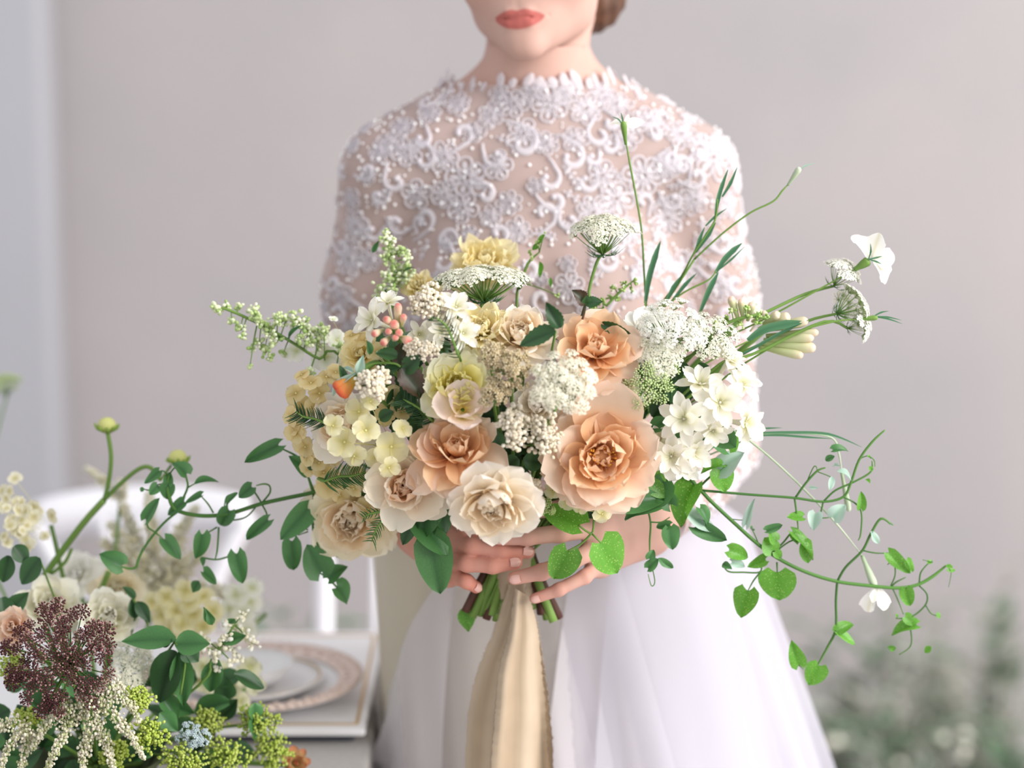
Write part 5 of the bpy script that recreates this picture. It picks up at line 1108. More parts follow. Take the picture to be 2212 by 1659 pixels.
# ================================================================ trailing vines
def vine(label, conv, Y, stems, leaves, mats, name='clematis_vine', slope=0.0, sr=.0016, x0=1106):
    yy = lambda px: Y+slope*abs(px-x0)
    s0 = conv(*stems[0][0][0]); root = thing(name, label, 'vine', W(s0[0], s0[1], yy(s0[0])), 'trailing vines'); inv = root.matrix_basis.inverted()
    for i, (pts, r) in enumerate(stems):
        mb = MB(); q = [conv(*p) for p in pts]; P = [inv @ W(a, b, yy(a)) for a, b in q]
        if i == 0: P = [inv @ BIND, inv @ (BIND*.5+W(*q[0], yy(q[0][0]))*.5+Vector((0, -.01, .01)))]+P
        mb.tube(P, [sr*r]*(len(P)-1)+[sr*r*.6], 6, 5); mb.build('stem' if i == 0 else 'tendril', m_stem_v, root)
    k = math.hypot(conv(1, 0)[0]-conv(0, 0)[0], 0)
    for j, L in enumerate(leaves):
        b, t, w = L[:3]; m = mats[L[3] if len(L) > 3 else 0]; b = conv(*b); t = conv(*t); y = yy(b[0])
        leaf(root, b, t, w*k*1.08, 'heart' if w > 50 else 'oval', m, rf.uniform(-.45, .45), None, 'leaf', y-.002, y-.002+rf.uniform(-.008, .006))
    return root
m_stem_v = soft('vine_stem', [(62, 104, 48), (92, 136, 62)], .5, .1, .1)
Z1 = lambda x, y: (x/2.5925, 780+y/2.5925)
Z6 = lambda x, y: (1400+x/2.7657, 900+y/2.7657)
vine('dark leaved vine trailing far out to the left', Z1, -.255,
  [([(1850, 700), (1755, 735), (1600, 768), (1460, 800), (1300, 850), (1190, 866), (1090, 862), (1000, 840), (965, 810), (945, 750), (938, 690), (948, 640)], 1.25),
   ([(1000, 840), (930, 895), (870, 960), (810, 1040), (775, 1110), (760, 1155), (720, 1162), (680, 1150)], .8),
   ([(1010, 800), (1050, 710), (1045, 660), (1038, 620)], .7), ([(1050, 710), (1090, 688)], .6),
   ([(1755, 735), (1740, 690), (1715, 615)], 1), ([(1680, 545), (1640, 520), (1555, 480)], .7),
   ([(1755, 735), (1757, 830), (1752, 900), (1760, 980), (1800, 1080), (1830, 1170), (1845, 1220), (1888, 1270)], .8), ([(1790, 1185), (1845, 1220)], .6),
   ([(1465, 795), (1430, 740), (1400, 705)], .6), ([(1465, 795), (1510, 740), (1510, 700), (1480, 688), (1435, 697)], .6), ([(1325, 742), (1270, 760), (1255, 830)], .5),
   ([(1465, 800), (1492, 850), (1498, 895)], .6), ([(1430, 820), (1380, 872), (1310, 890), (1262, 880)], .5), ([(1195, 850), (1165, 800), (1125, 755)], .6),
   ([(820, 880), (830, 930), (870, 960), (925, 1005)], .6), ([(1225, 930), (1218, 1050), (1206, 1110)], .6), ([(1215, 930), (1140, 975)], .6), ([(1130, 1100), (1210, 1112), (1270, 1098), (1325, 1080)], .6),
   ([(940, 640), (915, 615), (890, 618)], .5), ([(940, 690), (900, 690), (870, 700), (835, 722), (800, 715)], .5), ([(955, 625), (975, 600), (1000, 590)], .5), ([(1725, 945), (1680, 930)], .5), ([(1725, 955), (1670, 975)], .5)],
  [((1558, 472), (1365, 562), 84), ((1720, 620), (1635, 530), 86), ((1410, 705), (1335, 765), 76), ((1330, 738), (1258, 800), 34), ((1502, 892), (1365, 1000), 70), ((1285, 835), (1222, 938), 92), ((1128, 752), (1030, 792), 52), ((1032, 788), (932, 862), 66),
   ((820, 884), (882, 768), 76), ((922, 1000), (1015, 1105), 92), ((1132, 970), (1108, 1122), 96), ((1325, 1078), (1357, 1252), 100), ((1140, 1180), (1218, 1245), 86), ((682, 1145), (566, 1078), 116), ((1040, 632), (985, 555), 106),
   ((892, 618), (814, 686), 58), ((942, 692), (948, 618), 56), ((938, 690), (935, 778), 82), ((882, 698), (838, 748), 60), ((1090, 686), (1208, 650), 46), ((802, 708), (788, 732), 26), ((1725, 828), (1570, 1005), 130), ((1635, 1008), (1642, 1188), 104),
   ((1800, 1182), (1722, 1030), 160), ((1842, 1218), (1930, 1135), 98), ((1882, 1268), (1978, 1345), 136), ((1130, 1098), (1140, 1140), 30)], [m_leaf_mid], slope=.00003)
vine('bright leaved vine trailing out to the lower right', Z6, -.295,
  [([(175, 365), (300, 430), (380, 510), (520, 640), (660, 765), (800, 860), (960, 935), (1130, 985), (1300, 1008), (1450, 1022), (1540, 1020), (1620, 1000), (1700, 955), (1780, 890)], 1.35),
   ([(310, 440), (600, 465), (870, 485), (1045, 508), (1165, 480), (1210, 400), (1260, 260), (1340, 150), (1415, 80)], 1.0), ([(880, 485), (940, 400), (1010, 325), (1060, 305)], .8), ([(1050, 505), (1120, 440), (1230, 390), (1330, 330), (1338, 265)], .7),
   ([(1045, 515), (1030, 580), (1010, 640), (970, 665)], .6), ([(1020, 605), (1060, 605), (1105, 598)], .5), ([(875, 490), (885, 560), (897, 670)], .7), ([(1165, 480), (1240, 520), (1275, 580), (1270, 700), (1255, 740)], .6),
   ([(1130, 985), (1180, 900), (1280, 800), (1330, 700), (1390, 610), (1450, 642)], .9), ([(1285, 800), (1360, 815), (1440, 815)], .6), ([(1130, 985), (1122, 1100), (1120, 1270), (1070, 1380), (1010, 1490)], .9),
   ([(1450, 1022), (1480, 990), (1540, 960)], .6), ([(1450, 1010), (1475, 950), (1472, 890), (1445, 875), (1430, 885)], .5), ([(1460, 1025), (1490, 1090), (1525, 1180)], .5), ([(1620, 1000), (1630, 930), (1680, 870)], .6),
   ([(1620, 1010), (1665, 1060), (1660, 1120), (1600, 1180), (1540, 1203), (1480, 1205)], .6), ([(1660, 1130), (1690, 1175), (1725, 1190)], .5), ([(1550, 1200), (1570, 1280), (1568, 1370), (1500, 1422)], .5),
   ([(300, 430), (370, 360), (435, 315)], .8), ([(720, 830), (800, 760), (850, 700), (880, 690)], .7), ([(770, 870), (772, 935)], .7), ([(720, 820), (680, 870), (668, 928), (570, 930), (480, 925), (445, 880)], .6), ([(670, 930), (630, 980), (597, 1040)], .6),
   ([(770, 800), (860, 740), (930, 760)], .6), ([(495, 612), (560, 618), (588, 610)], .4), ([(1700, 870), (1640, 855)], .4), ([(900, 1485), (930, 1510)], .5), ([(660, 760), (630, 690), (612, 665)], .4), ([(0, 560), (15, 640), (10, 740), (10, 830)], .7), ([(15, 630), (80, 630), (130, 600)], .6), ([(10, 840), (40, 980), (20, 1010), (0, 940)], .4), ([(1015, 330), (1080, 355), (1100, 370)], .4), ([(945, 400), (965, 350), (990, 300), (1005, 300), (1010, 325)], .4),
   ([(1260, 255), (1310, 235), (1350, 260), (1355, 300)], .4), ([(1780, 890), (1810, 930), (1795, 1020)], .3)],
  [((272, 412), (148, 634), 180), ((432, 318), (462, 452), 140), ((430, 325), (560, 198), 160, 1), ((442, 290), (328, 296), 84), ((478, 188), (522, 92), 96), ((462, 190), (338, 98), 100, 2), ((130, 525), (10, 372), 110, 2), ((245, 585), (385, 695), 96, 1), ((282, 660), (468, 745), 100, 2), ((308, 548), (374, 632), 80, 2),
   ((128, 665), (142, 792), 106, 2), ((132, 648), (42, 656), 54, 2), ((8, 850), (34, 796), 56, 2), ((0, 905), (64, 850), 66, 2), ((58, 850), (142, 905), 44, 2), ((585, 645), (628, 492), 52, 1), ((922, 600), (832, 596), 72), ((1002, 578), (985, 668), 84, 1), ((1108, 604), (1170, 525), 100, 1), ((1270, 548), (1282, 452), 56),
   ((1104, 200), (1196, 184), 58, 2), ((1130, 325), (1222, 352), 50, 1), ((1100, 358), (1088, 438), 42, 1), ((1060, 262), (1112, 234), 46, 2), ((1105, 300), (1132, 282), 28, 1), ((962, 424), (1012, 424), 22, 1), ((742, 802), (698, 722), 112), ((760, 740), (715, 680), 80), ((708, 682), (804, 654), 54, 2), ((485, 798), (612, 838), 90), ((500, 870), (590, 890), 60, 1),
   ((702, 858), (598, 905), 90), ((758, 806), (806, 846), 60), ((868, 698), (1014, 836), 92), ((930, 752), (945, 872), 92), ((860, 700), (915, 760), 70), ((772, 930), (782, 1104), 216), ((597, 1040), (565, 1204), 160), ((1438, 815), (1558, 932), 80), ((1545, 858), (1576, 928), 52), ((1540, 1030), (1566, 1140), 84),
   ((1602, 1248), (1452, 1268), 92), ((1535, 1195), (1600, 1245), 66), ((1128, 1282), (1232, 1222), 72), ((1128, 1286), (1244, 1358), 74), ((902, 1482), (862, 1352), 96), ((1022, 1488), (958, 1608), 128), ((1440, 1380), (1475, 1395), 34), ((1690, 1375), (1650, 1410), 40), ((1720, 1180), (1750, 1195), 36), ((1435, 640), (1468, 645), 24, 2), ((1328, 688), (1368, 758), 44, 1),
   ((1318, 300), (1340, 320), 26), ((1300, 375), (1325, 385), 30), ((1430, 1380), (1480, 1380), 36), ((1480, 1180), (1495, 1205), 22), ((1670, 880), (1695, 862), 28), ((1780, 890), (1820, 900), 34), ((1780, 920), (1830, 925), 22), ((1310, 240), (1340, 240), 22), ((610, 662), (640, 672), 26, 2), ((445, 880), (490, 900), 44, 2)],
  [m_leaf_bright, m_leaf_pale, m_leaf_mid], slope=.00004, sr=.00135)

# ================================================================ silk ribbon
m_silk = soft('beige_silk', [(172, 150, 124), (184, 163, 137), (194, 174, 150)], .45, .10, .0, .4, .06, 30)
ribbon = thing('silk_ribbon', 'beige silk ribbon with frayed edges hanging from the bouquet', 'ribbon', BIND)
def tail(name, left, right, Y, curl, seed, ydepth):
    r = random.Random(seed); n = 40; V = []; G = []; m = 11; inv = ribbon.matrix_basis.inverted()
    Lp, _ = spline([(x, y, 0) for x, y in left], 1, 14); Rp, _ = spline([(x, y, 0) for x, y in right], 1, 14); n = len(Lp)
    for i in range(n):
        for j in range(m):
            s = j/(m-1); px = Lp[i].x+(Rp[i].x-Lp[i].x)*s; py = Lp[i].y+(Rp[i].y-Lp[i].y)*s; t = i/(n-1)
            e = 1 if j in (0, m-1) else 0; px += e*r.uniform(-1.6, 1.6)
            V.append(inv @ W(px, py, Y+ydepth*t+curl*(math.sin(s*PI*1.5+seed+1.3*t)*.6+math.sin(s*PI*3.4+2*t+seed)*.25)*(0.35+t))); G.append(.5+.5*math.sin(s*9+t*3))
    F = [(i*m+j, i*m+j+1, (i+1)*m+j+1, (i+1)*m+j) for i in range(n-1) for j in range(m-1)]
    o = obj(name, mesh(name, V, F, G, True, m_silk), ribbon); fr = MB()
    for side in (0, m-1):
        for i in range(0, n-1):
            for k in range(3):
                a = Vector(V[i*m+side]).lerp(Vector(V[(i+1)*m+side]), k/3); d = (a-Vector(V[i*m+(1 if side == 0 else m-2)])).normalized(); L = r.uniform(.001, .0035)
                fr.tube([a, a+d*L+Vector((0, r.uniform(-.001, .001), r.uniform(-.0015, .001)))], .00016, 3, 1, False)
    f = fr.build('frayed_threads', m_silk, ribbon, kind='stuff'); return o
tail('ribbon_tail', [(1098, 1262), (1068, 1360), (1032, 1450), (1012, 1540), (1006, 1640), (1000, 1760), (996, 1950)], [(1136, 1262), (1120, 1360), (1098, 1450), (1088, 1540), (1082, 1640), (1078, 1760), (1074, 1950)], -.262, .024, 1, .02)
tail('ribbon_tail', [(1112, 1270), (1098, 1370), (1078, 1450), (1070, 1540), (1062, 1640), (1058, 1760), (1050, 1950)], [(1144, 1290), (1160, 1350), (1170, 1440), (1180, 1540), (1184, 1640), (1190, 1760), (1196, 1950)], -.280, .026, 3, .02)
tail('ribbon_tail', [(1132, 1290), (1150, 1400), (1160, 1500), (1166, 1600), (1170, 1700), (1172, 1800), (1176, 1950)], [(1148, 1300), (1168, 1400), (1180, 1480), (1192, 1580), (1196, 1680), (1200, 1800), (1206, 1950)], -.250, .008, 5, .02)
mb = MB(); inv = ribbon.matrix_basis.inverted()
for i, (a, b) in enumerate(((1165, 1182), (1182, 1200), (1200, 1222), (1222, 1245), (1243, 1266), (1262, 1288))):
    V = []; n = 28; m = 4; wob = rf.uniform(-3, 3)
    for j in range(n):
        an = 2*PI*j/n
        for k in range(m):
            p = BIND+Vector((math.cos(an)*(.0195+.0008*(i % 2)), math.sin(an)*.0165, W(1112, a+(b-a)*k/(m-1)+wob*math.cos(an), -.238).z-BIND.z)); V.append(inv @ p)
    mb.add(V, [(j*m+k, ((j+1) % n)*m+k, ((j+1) % n)*m+k+1, j*m+k+1) for j in range(n) for k in range(m-1)])
mb.build('ribbon_wrap', m_silk, ribbon)
# ================================================================ the laid table at the left
def on_z(px, py, z):
    d = ray(px, py); return CAM + d*((z-CAM.z)/d.z)
TZ = 0.720
m_cloth = plain('grey_linen', (176, 172, 168), .9, .1, col2=(168, 164, 160), nscale=220, bump=.1, bscale=400)
m_wood = plain('table_wood', (150, 120, 92), .6, .3, col2=(120, 94, 70), nscale=12)
m_china = plain('white_china', (246, 244, 244), .22, .5)
m_gold = plain('gold_line', (206, 168, 96), .35, .5, .7)
m_rosegold = plain('rose_gold_rim', (240, 222, 212), .4, .5, .05, col2=(224, 196, 182), nscale=90)
m_foot_shade = plain('shadow_gap_foot', (78, 82, 96), .6, .3)  # dark colour paints the shadow gap under the tray
TX0, TX1, TY0, TY1 = -1.05, -0.150, -0.72, 0.30
table = thing('dining_table', 'dining table under a grey linen cloth', 'table', ((TX0+TX1)/2, (TY0+TY1)/2, 0))
def kid(name, x0, x1, y0, y1, z0, z1, mat, par, bev=.004):
    l = par.location; return obj(name, box_mesh(name, x0-l.x, x1-l.x, y0-l.y, y1-l.y, z0-l.z, z1-l.z, mat, bev), par)
kid('tabletop', TX0+.01, TX1-.01, TY0+.01, TY1-.01, .685, .715, m_wood, table)
for x in (TX0+.05, TX1-.09):
    for y in (TY0+.05, TY1-.09): kid('leg', x, x+.05, y, y+.05, 0, .69, m_wood, table)
def draped(x0, x1, y0, y1, z, drop, mat):
    V = []; F = []; n = 26; m = 24; per = []
    for i in range(n): per.append((x0+(x1-x0)*i/n, y0))
    for i in range(m): per.append((x1, y0+(y1-y0)*i/m))
    for i in range(n): per.append((x1-(x1-x0)*i/n, y1))
    for i in range(m): per.append((x0, y1-(y1-y0)*i/m))
    cx, cy = (x0+x1)/2, (y0+y1)/2; k = len(per); V.append((cx, cy, z))
    for (s, dz, w) in ((.6, 0, 0), (.995, 0, 0), (1.004, -.006, 0), (1.006, -.05, .3), (1.01, -drop*.5, .7), (1.012, -drop, 1)):
        for i, (x, y) in enumerate(per):
            f = .008*w*math.sin(i*.9+.4*math.sin(i*.37)); V.append((cx+(x-cx)*s+(f if abs(x-cx) > .49*(x1-x0) else 0), cy+(y-cy)*s+(f if abs(y-cy) > .49*(y1-y0) else 0), z+dz))
    F += [(0, 1+i, 1+(i+1) % k) for i in range(k)]
    for r in range(5): F += [(1+r*k+i, 1+(r+1)*k+i, 1+(r+1)*k+(i+1) % k, 1+r*k+(i+1) % k) for i in range(k)]
    return mesh('tablecloth', V, F, None, True, mat)
tag(obj('tablecloth', draped(TX0, TX1, TY0, TY1, TZ, .42, m_cloth)), 'grey linen cloth hanging over the table edge', 'tablecloth')
def lathe(name, prof_, mat, par, n=48, kind=None):
    V = []; F = []; m = len(prof_)
    for j in range(n):
        a = 2*PI*j/n
        for r, z in prof_: V.append((r*math.cos(a), r*math.sin(a), z))
    F = [(j*m+i, ((j+1) % n)*m+i, ((j+1) % n)*m+i+1, j*m+i+1) for j in range(n) for i in range(m-1)]
    o = obj(name, mesh(name, V, F, None, True, mat), par)
    return o
# long white tray with a gold line
ty0 = on_z(720, 1588, TZ+.012).y; ty1 = min(ty0+.36, TY1-.012); tx0, tx1 = -.62, TX1-.003
tray = thing('serving_tray', 'long white tray with a gold line round its edge, under the charger plate', 'tray', ((tx0+tx1)/2, (ty0+ty1)/2, TZ+.001))
kid('foot', tx0+.02, tx1-.012, ty0+.014, ty1-.014, TZ+.001, TZ+.010, m_foot_shade, tray, .002)  # inset dark foot shaped to give the tray a shadow gap
kid('plate_body', tx0, tx1, ty0, ty1, TZ+.010, TZ+.018, m_china, tray, .003)
for (a, b, c, d) in ((tx0+.008, tx1-.008, ty0+.016, ty0+.0195), (tx0+.008, tx1-.008, ty1-.0195, ty1-.016), (tx0+.008, tx0+.0115, ty0+.0195, ty1-.0195), (tx1-.0115, tx1-.008, ty0+.0195, ty1-.0195)): kid('gold_line', a, b, c, d, TZ+.0178, TZ+.0188, m_gold, tray, .0003)
cz = TZ+.0185; cc = on_z(545, 1462, cz+.02); R = .117
ch = thing('charger_plate', 'rose gold beaded charger plate behind the flowers on the table', 'charger', (cc.x, cc.y, cz))
lathe('plate_body', [(0, .004), (.055, .004), (.07, .006), (.088, .014), (R, .021), (R+.001, .018), (.088, .010), (.06, 0), (0, 0)], m_china, ch)
lathe('rim', [(.094, .0175), (.098, .0195), (R, .0235), (R+.002, .0215), (R+.001, .0185)], m_rosegold, ch)
mb = MB()
for i in range(72):
    a = 2*PI*i/72
    mb.blob((R*math.cos(a), R*math.sin(a), .0225), .0040, None, 1, 6, 4)
    if i % 2 == 0: mb.blob((.104*math.cos(a), .104*math.sin(a), .0215), .0038, None, .6, 6, 4)
mb.build('beading', m_rosegold, ch, kind='stuff')
dp = thing('dinner_plate', 'white dinner plate lying on the rose gold charger', 'plate', (cc.x, cc.y, cz+.0062))
lathe('plate_body', [(0, .003), (.045, .003), (.055, .006), (.078, .017), (.079, .0155), (.056, .003), (.045, 0), (0, 0)], m_china, dp)
lathe('rim_line', [(.0725, .0154), (.0745, .0164), (.0745, .0158)], m_gold, dp)
bw = thing('small_bowl', 'small white bowl in the middle of the dinner plate', 'bowl', (cc.x-.006, cc.y+.004, cz+.0095))
lathe('bowl_body', [(0, .004), (.022, .004), (.040, .016), (.048, .026), (.050, .0265), (.042, .013), (.024, 0), (0, 0)], m_china, bw)
lathe('bowl_rim', [(.0470, .0262), (.0488, .0275), (.0502, .0262)], m_china, bw)

# ---- white chairs behind the table
m_white = plain('white_paint', (250, 248, 252), .4, .4)
def chair(label, tl, tr, bl, br, Y):
    """pixels of the two back posts, top and lower, at depth Y"""
    A, B_, C_, D = W(*tl, Y), W(*tr, Y), W(*bl, Y), W(*br, Y); base = Vector(((C_.x+D.x)/2, Y-.2, 0)); root = thing('dining_chair', label, 'chair', base, 'white chairs beyond the table'); q = lambda p: Vector(p)-base
    sz = .45; lx, rx = C_.x, D.x
    for top, low, s in ((A, C_, -1), (B_, D, 1)):
        k = (low.z-sz)/(top.z-low.z); at = low+(low-top)*k*.4; at.z = sz
        mb = MB(); mb.tube([q(top), q(low), q((at.x, Y, sz)), q((at.x+s*.01, Y+.03, 0.0))], [.0125, .013, .013, .010], 10, 5); mb.build('back_post', m_white, root)
        mb = MB(); mb.tube([q((at.x-s*.0, Y-.38, sz)), q((at.x+s*.01, Y-.39, 0))], [.013, .009], 10, 1); mb.build('leg', m_white, root)
    dx = .012; mb = MB(); ht = .030; mb.add(*_rail(q(A), q(B_), ht)); mb.build('top_rail', m_white, root)
    mb = MB(); mb.tube([q(C_.lerp(A, .12)), q(C_.lerp(D, .5)+Vector((0, 0, .01))), q(D.lerp(B_, .12))], .009, 8, 4); mb.build('lower_rail', m_white, root)
    for t in (.33, .5, .67):
        mb = MB(); mb.tube([q(A.lerp(B_, t)), q(C_.lerp(D, t)+Vector((0, 0, .01)))], .005, 8, 1); mb.build('spindle', m_white, root)
    w = abs(rx-lx); cx = (lx+rx)/2; me = box_mesh('seat', cx-w/2-.04-base.x, cx+w/2+.04-base.x, -.2, .2, sz-.02, sz+.02, m_white, .012); obj('seat', me, root)
    return root
def _rail(a, b, hgt):
    V = []; n = 14
    for i in range(n+1):
        t = i/n; p = a.lerp(b, t); p = p+Vector((0, .03*math.sin(PI*t), .006*math.sin(PI*t))); e = 1-.25*abs(2*t-1)**4
        for dy, dz in ((-.010, -hgt*e), (-.010, hgt*e), (.010, hgt*e), (.010, -hgt*e)): V.append(p+Vector((0, dy, dz)))
    F = [(i*4+j, i*4+(j+1) % 4, (i+1)*4+(j+1) % 4, (i+1)*4+j) for i in range(n) for j in range(4)]+[(3, 2, 1, 0), (n*4, n*4+1, n*4+2, n*4+3)]
    return V, F
chair('white wooden chair with a wide top rail behind the flowers', (66, 1122), (536, 1112), (150, 1300), (452, 1290), .66)
chair('white wooden chair whose left post shows between plate and dress', (700, 1120), (1040, 1120), (699, 1430), (1030, 1430), .66)

# ================================================================ flowers standing on the table
bowl_c = Vector((-.405, -.24, TZ+.001))
vessel = thing('flower_bowl', 'low footed bowl that holds the table flowers', 'bowl', bowl_c)
lathe('bowl_body', [(0, .004), (.045, .002), (.047, 0), (.045, .004), (.03, .008), (.05, .018), (.066, .044), (.064, .045), (.048, .022), (0, .014)], plain('mossy_bronze', (84, 92, 66), .7, .2), vessel)
BIND = bowl_c+Vector((0, 0, .035)); TG_ = 'flowers of the table arrangement'
def tstem(px, py, Y): return (px, py, Y)
LIME = soft('lime_bud', [(140, 168, 50), (186, 206, 86), (216, 226, 130)], .55, .35, .08)
CREAMB = soft('cream_bud', [(248, 242, 214), (253, 250, 234), (254, 252, 244)], .55, .5, .06)
ASTW = soft('white_astilbe_bud', [(186, 196, 130), (240, 232, 206), (250, 244, 226)], .55, .25, .05)
# chocolate lace flower
umbel(128, 1425, 134, (-.05, .22, 1), -.345, 'dark chocolate lace umbel in front at the lower left', kind='dark', mat=m_darkumb, n=54, dome=.26, small=.140, ray=.7, bracts=8, name='chocolate_lace_flower', group=TG_, stem_pts=[(180, 1560, -.28)], jit=.06, fan=.6)
def astilbe(label, spikes, Y, mat, bud_px, wid, dens=1.0, group=TG_, name='astilbe', smat=None):
    p0 = spikes[0][0]; loc = W(p0[0], p0[1], Y); root = thing(name, label, 'astilbe', loc, group); k = M(p0[0], p0[1], Y, 1); r = random.Random(int(p0[0]*3+p0[1])); st = MB(); bd = MB()
    for sp in spikes:
        A = [W(p[0], p[1], Y+r.uniform(-.01, .01))-loc for p in sp]; P, _ = spline(A, 1, 12); st.tube(A, [.0012]*(len(A)-1)+[.0004], 5, 4); L = sum((P[i+1]-P[i]).length for i in range(len(P)-1)); n = int(L/k/2.6*dens*wid/12)
        for i in range(n):
            t = r.random()**.8; x = t*(len(P)-1); j = min(int(x), len(P)-2); c = P[j].lerp(P[j+1], x-j); w = wid*k*(1-.82*t)*r.random()**.85*(.7+.5*math.sin(t*38)**2); a = r.random()*6.28; d = (P[j+1]-P[j]).normalized(); u = d.orthogonal().normalized(); v = d.cross(u)
            bd.blob(c+(u*math.cos(a)+v*math.sin(a))*w, bud_px*k*r.uniform(.6, 1.2), None, 1.2, 5, 3, r.random())
    bd.build('plume', mat, root, kind='stuff'); st.tube([Vector((0, 0, 0)), (BIND-loc)*.5, BIND-loc], .0018, 6, 4); st.build('stem', smat or m_stem, root); return root
astilbe('white astilbe plume drooping in front below the chocolate umbel', [[(205, 1500), (240, 1540), (275, 1580), (312, 1640)], [(205, 1510), (215, 1570), (235, 1620), (250, 1690)], [(200, 1510), (190, 1580), (180, 1640), (178, 1700)], [(195, 1510), (150, 1560), (120, 1620), (90, 1690)], [(210, 1500), (250, 1500), (280, 1520), (300, 1560)], [(215, 1490), (245, 1480), (268, 1485)], [(190, 1510), (140, 1530), (95, 1570), (70, 1620)]], -.350, ASTW, 3.2, 27, 2.6)
astilbe('white astilbe plume at the lower left corner', [[(70, 1570), (40, 1585), (15, 1620), (-5, 1680)], [(60, 1575), (55, 1620), (40, 1680)], [(40, 1560), (10, 1565), (-15, 1590)]], -.345, ASTW, 3.2, 25, 2.6)
astilbe('cream astilbe plume blurred behind the vine', [[(335, 1310), (310, 1220), (285, 1140), (262, 1085)], [(330, 1290), (330, 1200), (325, 1120), (322, 1065)], [(338, 1300), (370, 1210), (395, 1140), (425, 1095)], [(335, 1280), (280, 1230), (245, 1190), (220, 1170)], [(335, 1270), (400, 1230), (430, 1190), (445, 1150)], [(330, 1250), (270, 1170), (235, 1130)], [(340, 1290), (420, 1270), (480, 1280), (515, 1310)]], .02, CREAMB, 5.2, 30, 2.0)
astilbe('small cream astilbe tip above the dahlia stem', [[(260, 1075), (230, 1045), (205, 1025), (186, 1012)], [(262, 1078), (262, 1050), (256, 1040)]], .04, CREAMB, 5.0, 18, 2.0)
# roses and hydrangeas of the table
rose(25, 1352, 44, (-.2, .3, 1), RING_LOOSE, PEACH, 'small peach rose at the left edge of the table flowers', -.29, group=TG_, seed=41)
rose(105, 1300, 66, (.1, .5, 1), RING_LOOSE, WHITEG, 'white rose above the chocolate umbel', -.20, group=TG_, seed=42)
rose(240, 1335, 62, (.3, .3, 1), RING_QUART, WHITEG, 'white petalled bloom right of the chocolate umbel', -.22, group=TG_, seed=43, cat='flower', name='white_bloom')
rose(255, 1265, 60, (.1, .6, 1), RING_LOOSE, CREAM, 'cream rose blurred under the vine leaf', -.06, group=TG_, seed=44)
rose(160, 1235, 56, (-.1, .5, 1), RING_LOOSE, WHITE, 'white rose blurred behind the dahlia stem', -.08, group=TG_, seed=45)
umbel(285, 1440, 66, (.45, .5, .8), -.265, 'greenish white lace umbel turned away right of the chocolate umbel', n=30, dome=.3, small=.22, ray=.6, bracts=0, name='queen_annes_lace', group=TG_)
umbel(8, 832, 40, (-.2, .7, .5), .25, 'pale green umbel blurred at the left edge', kind='seed', mat=m_seed, n=18, dome=.4, small=.28, ray=.6, bracts=4, group=TG_, stem_pts=[(-20, 1000, .2), (-30, 1200, .0)])
hydrangea('cream hydrangea head blurred in the middle of the table flowers', -.10, [(x, y, 28, (rf.uniform(-.5, .5), rf.uniform(0, .8), 1)) for x, y in ((360, 1290), (400, 1275), (440, 1290), (380, 1320), (420, 1325), (460, 1320), (350, 1330), (395, 1350), (440, 1355), (330, 1300), (410, 1300), (370, 1360))], HY_CREAM, EYE, group=TG_)
hydrangea('white hydrangea head behind the bud sprig', -.06, [(x, y, 30, (rf.uniform(-.5, .5), rf.uniform(0, .6), 1)) for x, y in ((510, 1285), (540, 1300), (525, 1330), (495, 1315), (545, 1270), (500, 1350), (530, 1360))], HY_WHITE, EYE, group=TG_)
HY_BEIGE = soft('beige_sepal', [(214, 204, 150), (240, 234, 206), (246, 242, 222)], .6, .45, .06)
hydrangea('beige hydrangea sprays at the upper left of the table flowers', -.16, [(40+r5.gauss(0, 26), 1110+r5.gauss(0, 42), r5.uniform(11, 19), (r5.uniform(-.9, .9), r5.uniform(-.3, .9), 1)) for _ in range(34)], HY_BEIGE, EYE, group=TG_, yvar=.03)
hydrangea('pale green hydrangea under the bud sprig', -.16, [(x, y, 26, (rf.uniform(-.5, .5), rf.uniform(-.2, .6), 1)) for x, y in ((440, 1440), (480, 1450), (520, 1460), (450, 1480), (500, 1490), (540, 1440), (470, 1510), (520, 1515), (430, 1470), (550, 1480))], soft('pale_green_sepal', [(206, 210, 150), (232, 230, 196), (238, 236, 210)], .6, .4, .04), EYE, group=TG_)
spray('sprig of yellowish buds right of the broad leaves', [(430, 1480), (455, 1430), (480, 1390), (510, 1345)], -.27, [(470, 1395, 16), (485, 1380, 16), (500, 1400, 16), (515, 1355, 14), (525, 1330, 12), (530, 1375, 13), (545, 1390, 12), (460, 1420, 14), (450, 1400, 13), (470, 1440, 12), (500, 1430, 12), (440, 1380, 12), (520, 1420, 10), (490, 1350, 12)], 4.8, CREAMB, name='bud_sprig', group=TG_, per=9, bind=True,
      leaves=[((452, 1345), (437, 1312), 26), ((458, 1350), (448, 1320), 20), ((495, 1348), (508, 1335), 20), ((480, 1385), (535, 1375), 30), ((470, 1425), (448, 1502), 48)], lmat=m_leaf_mid)
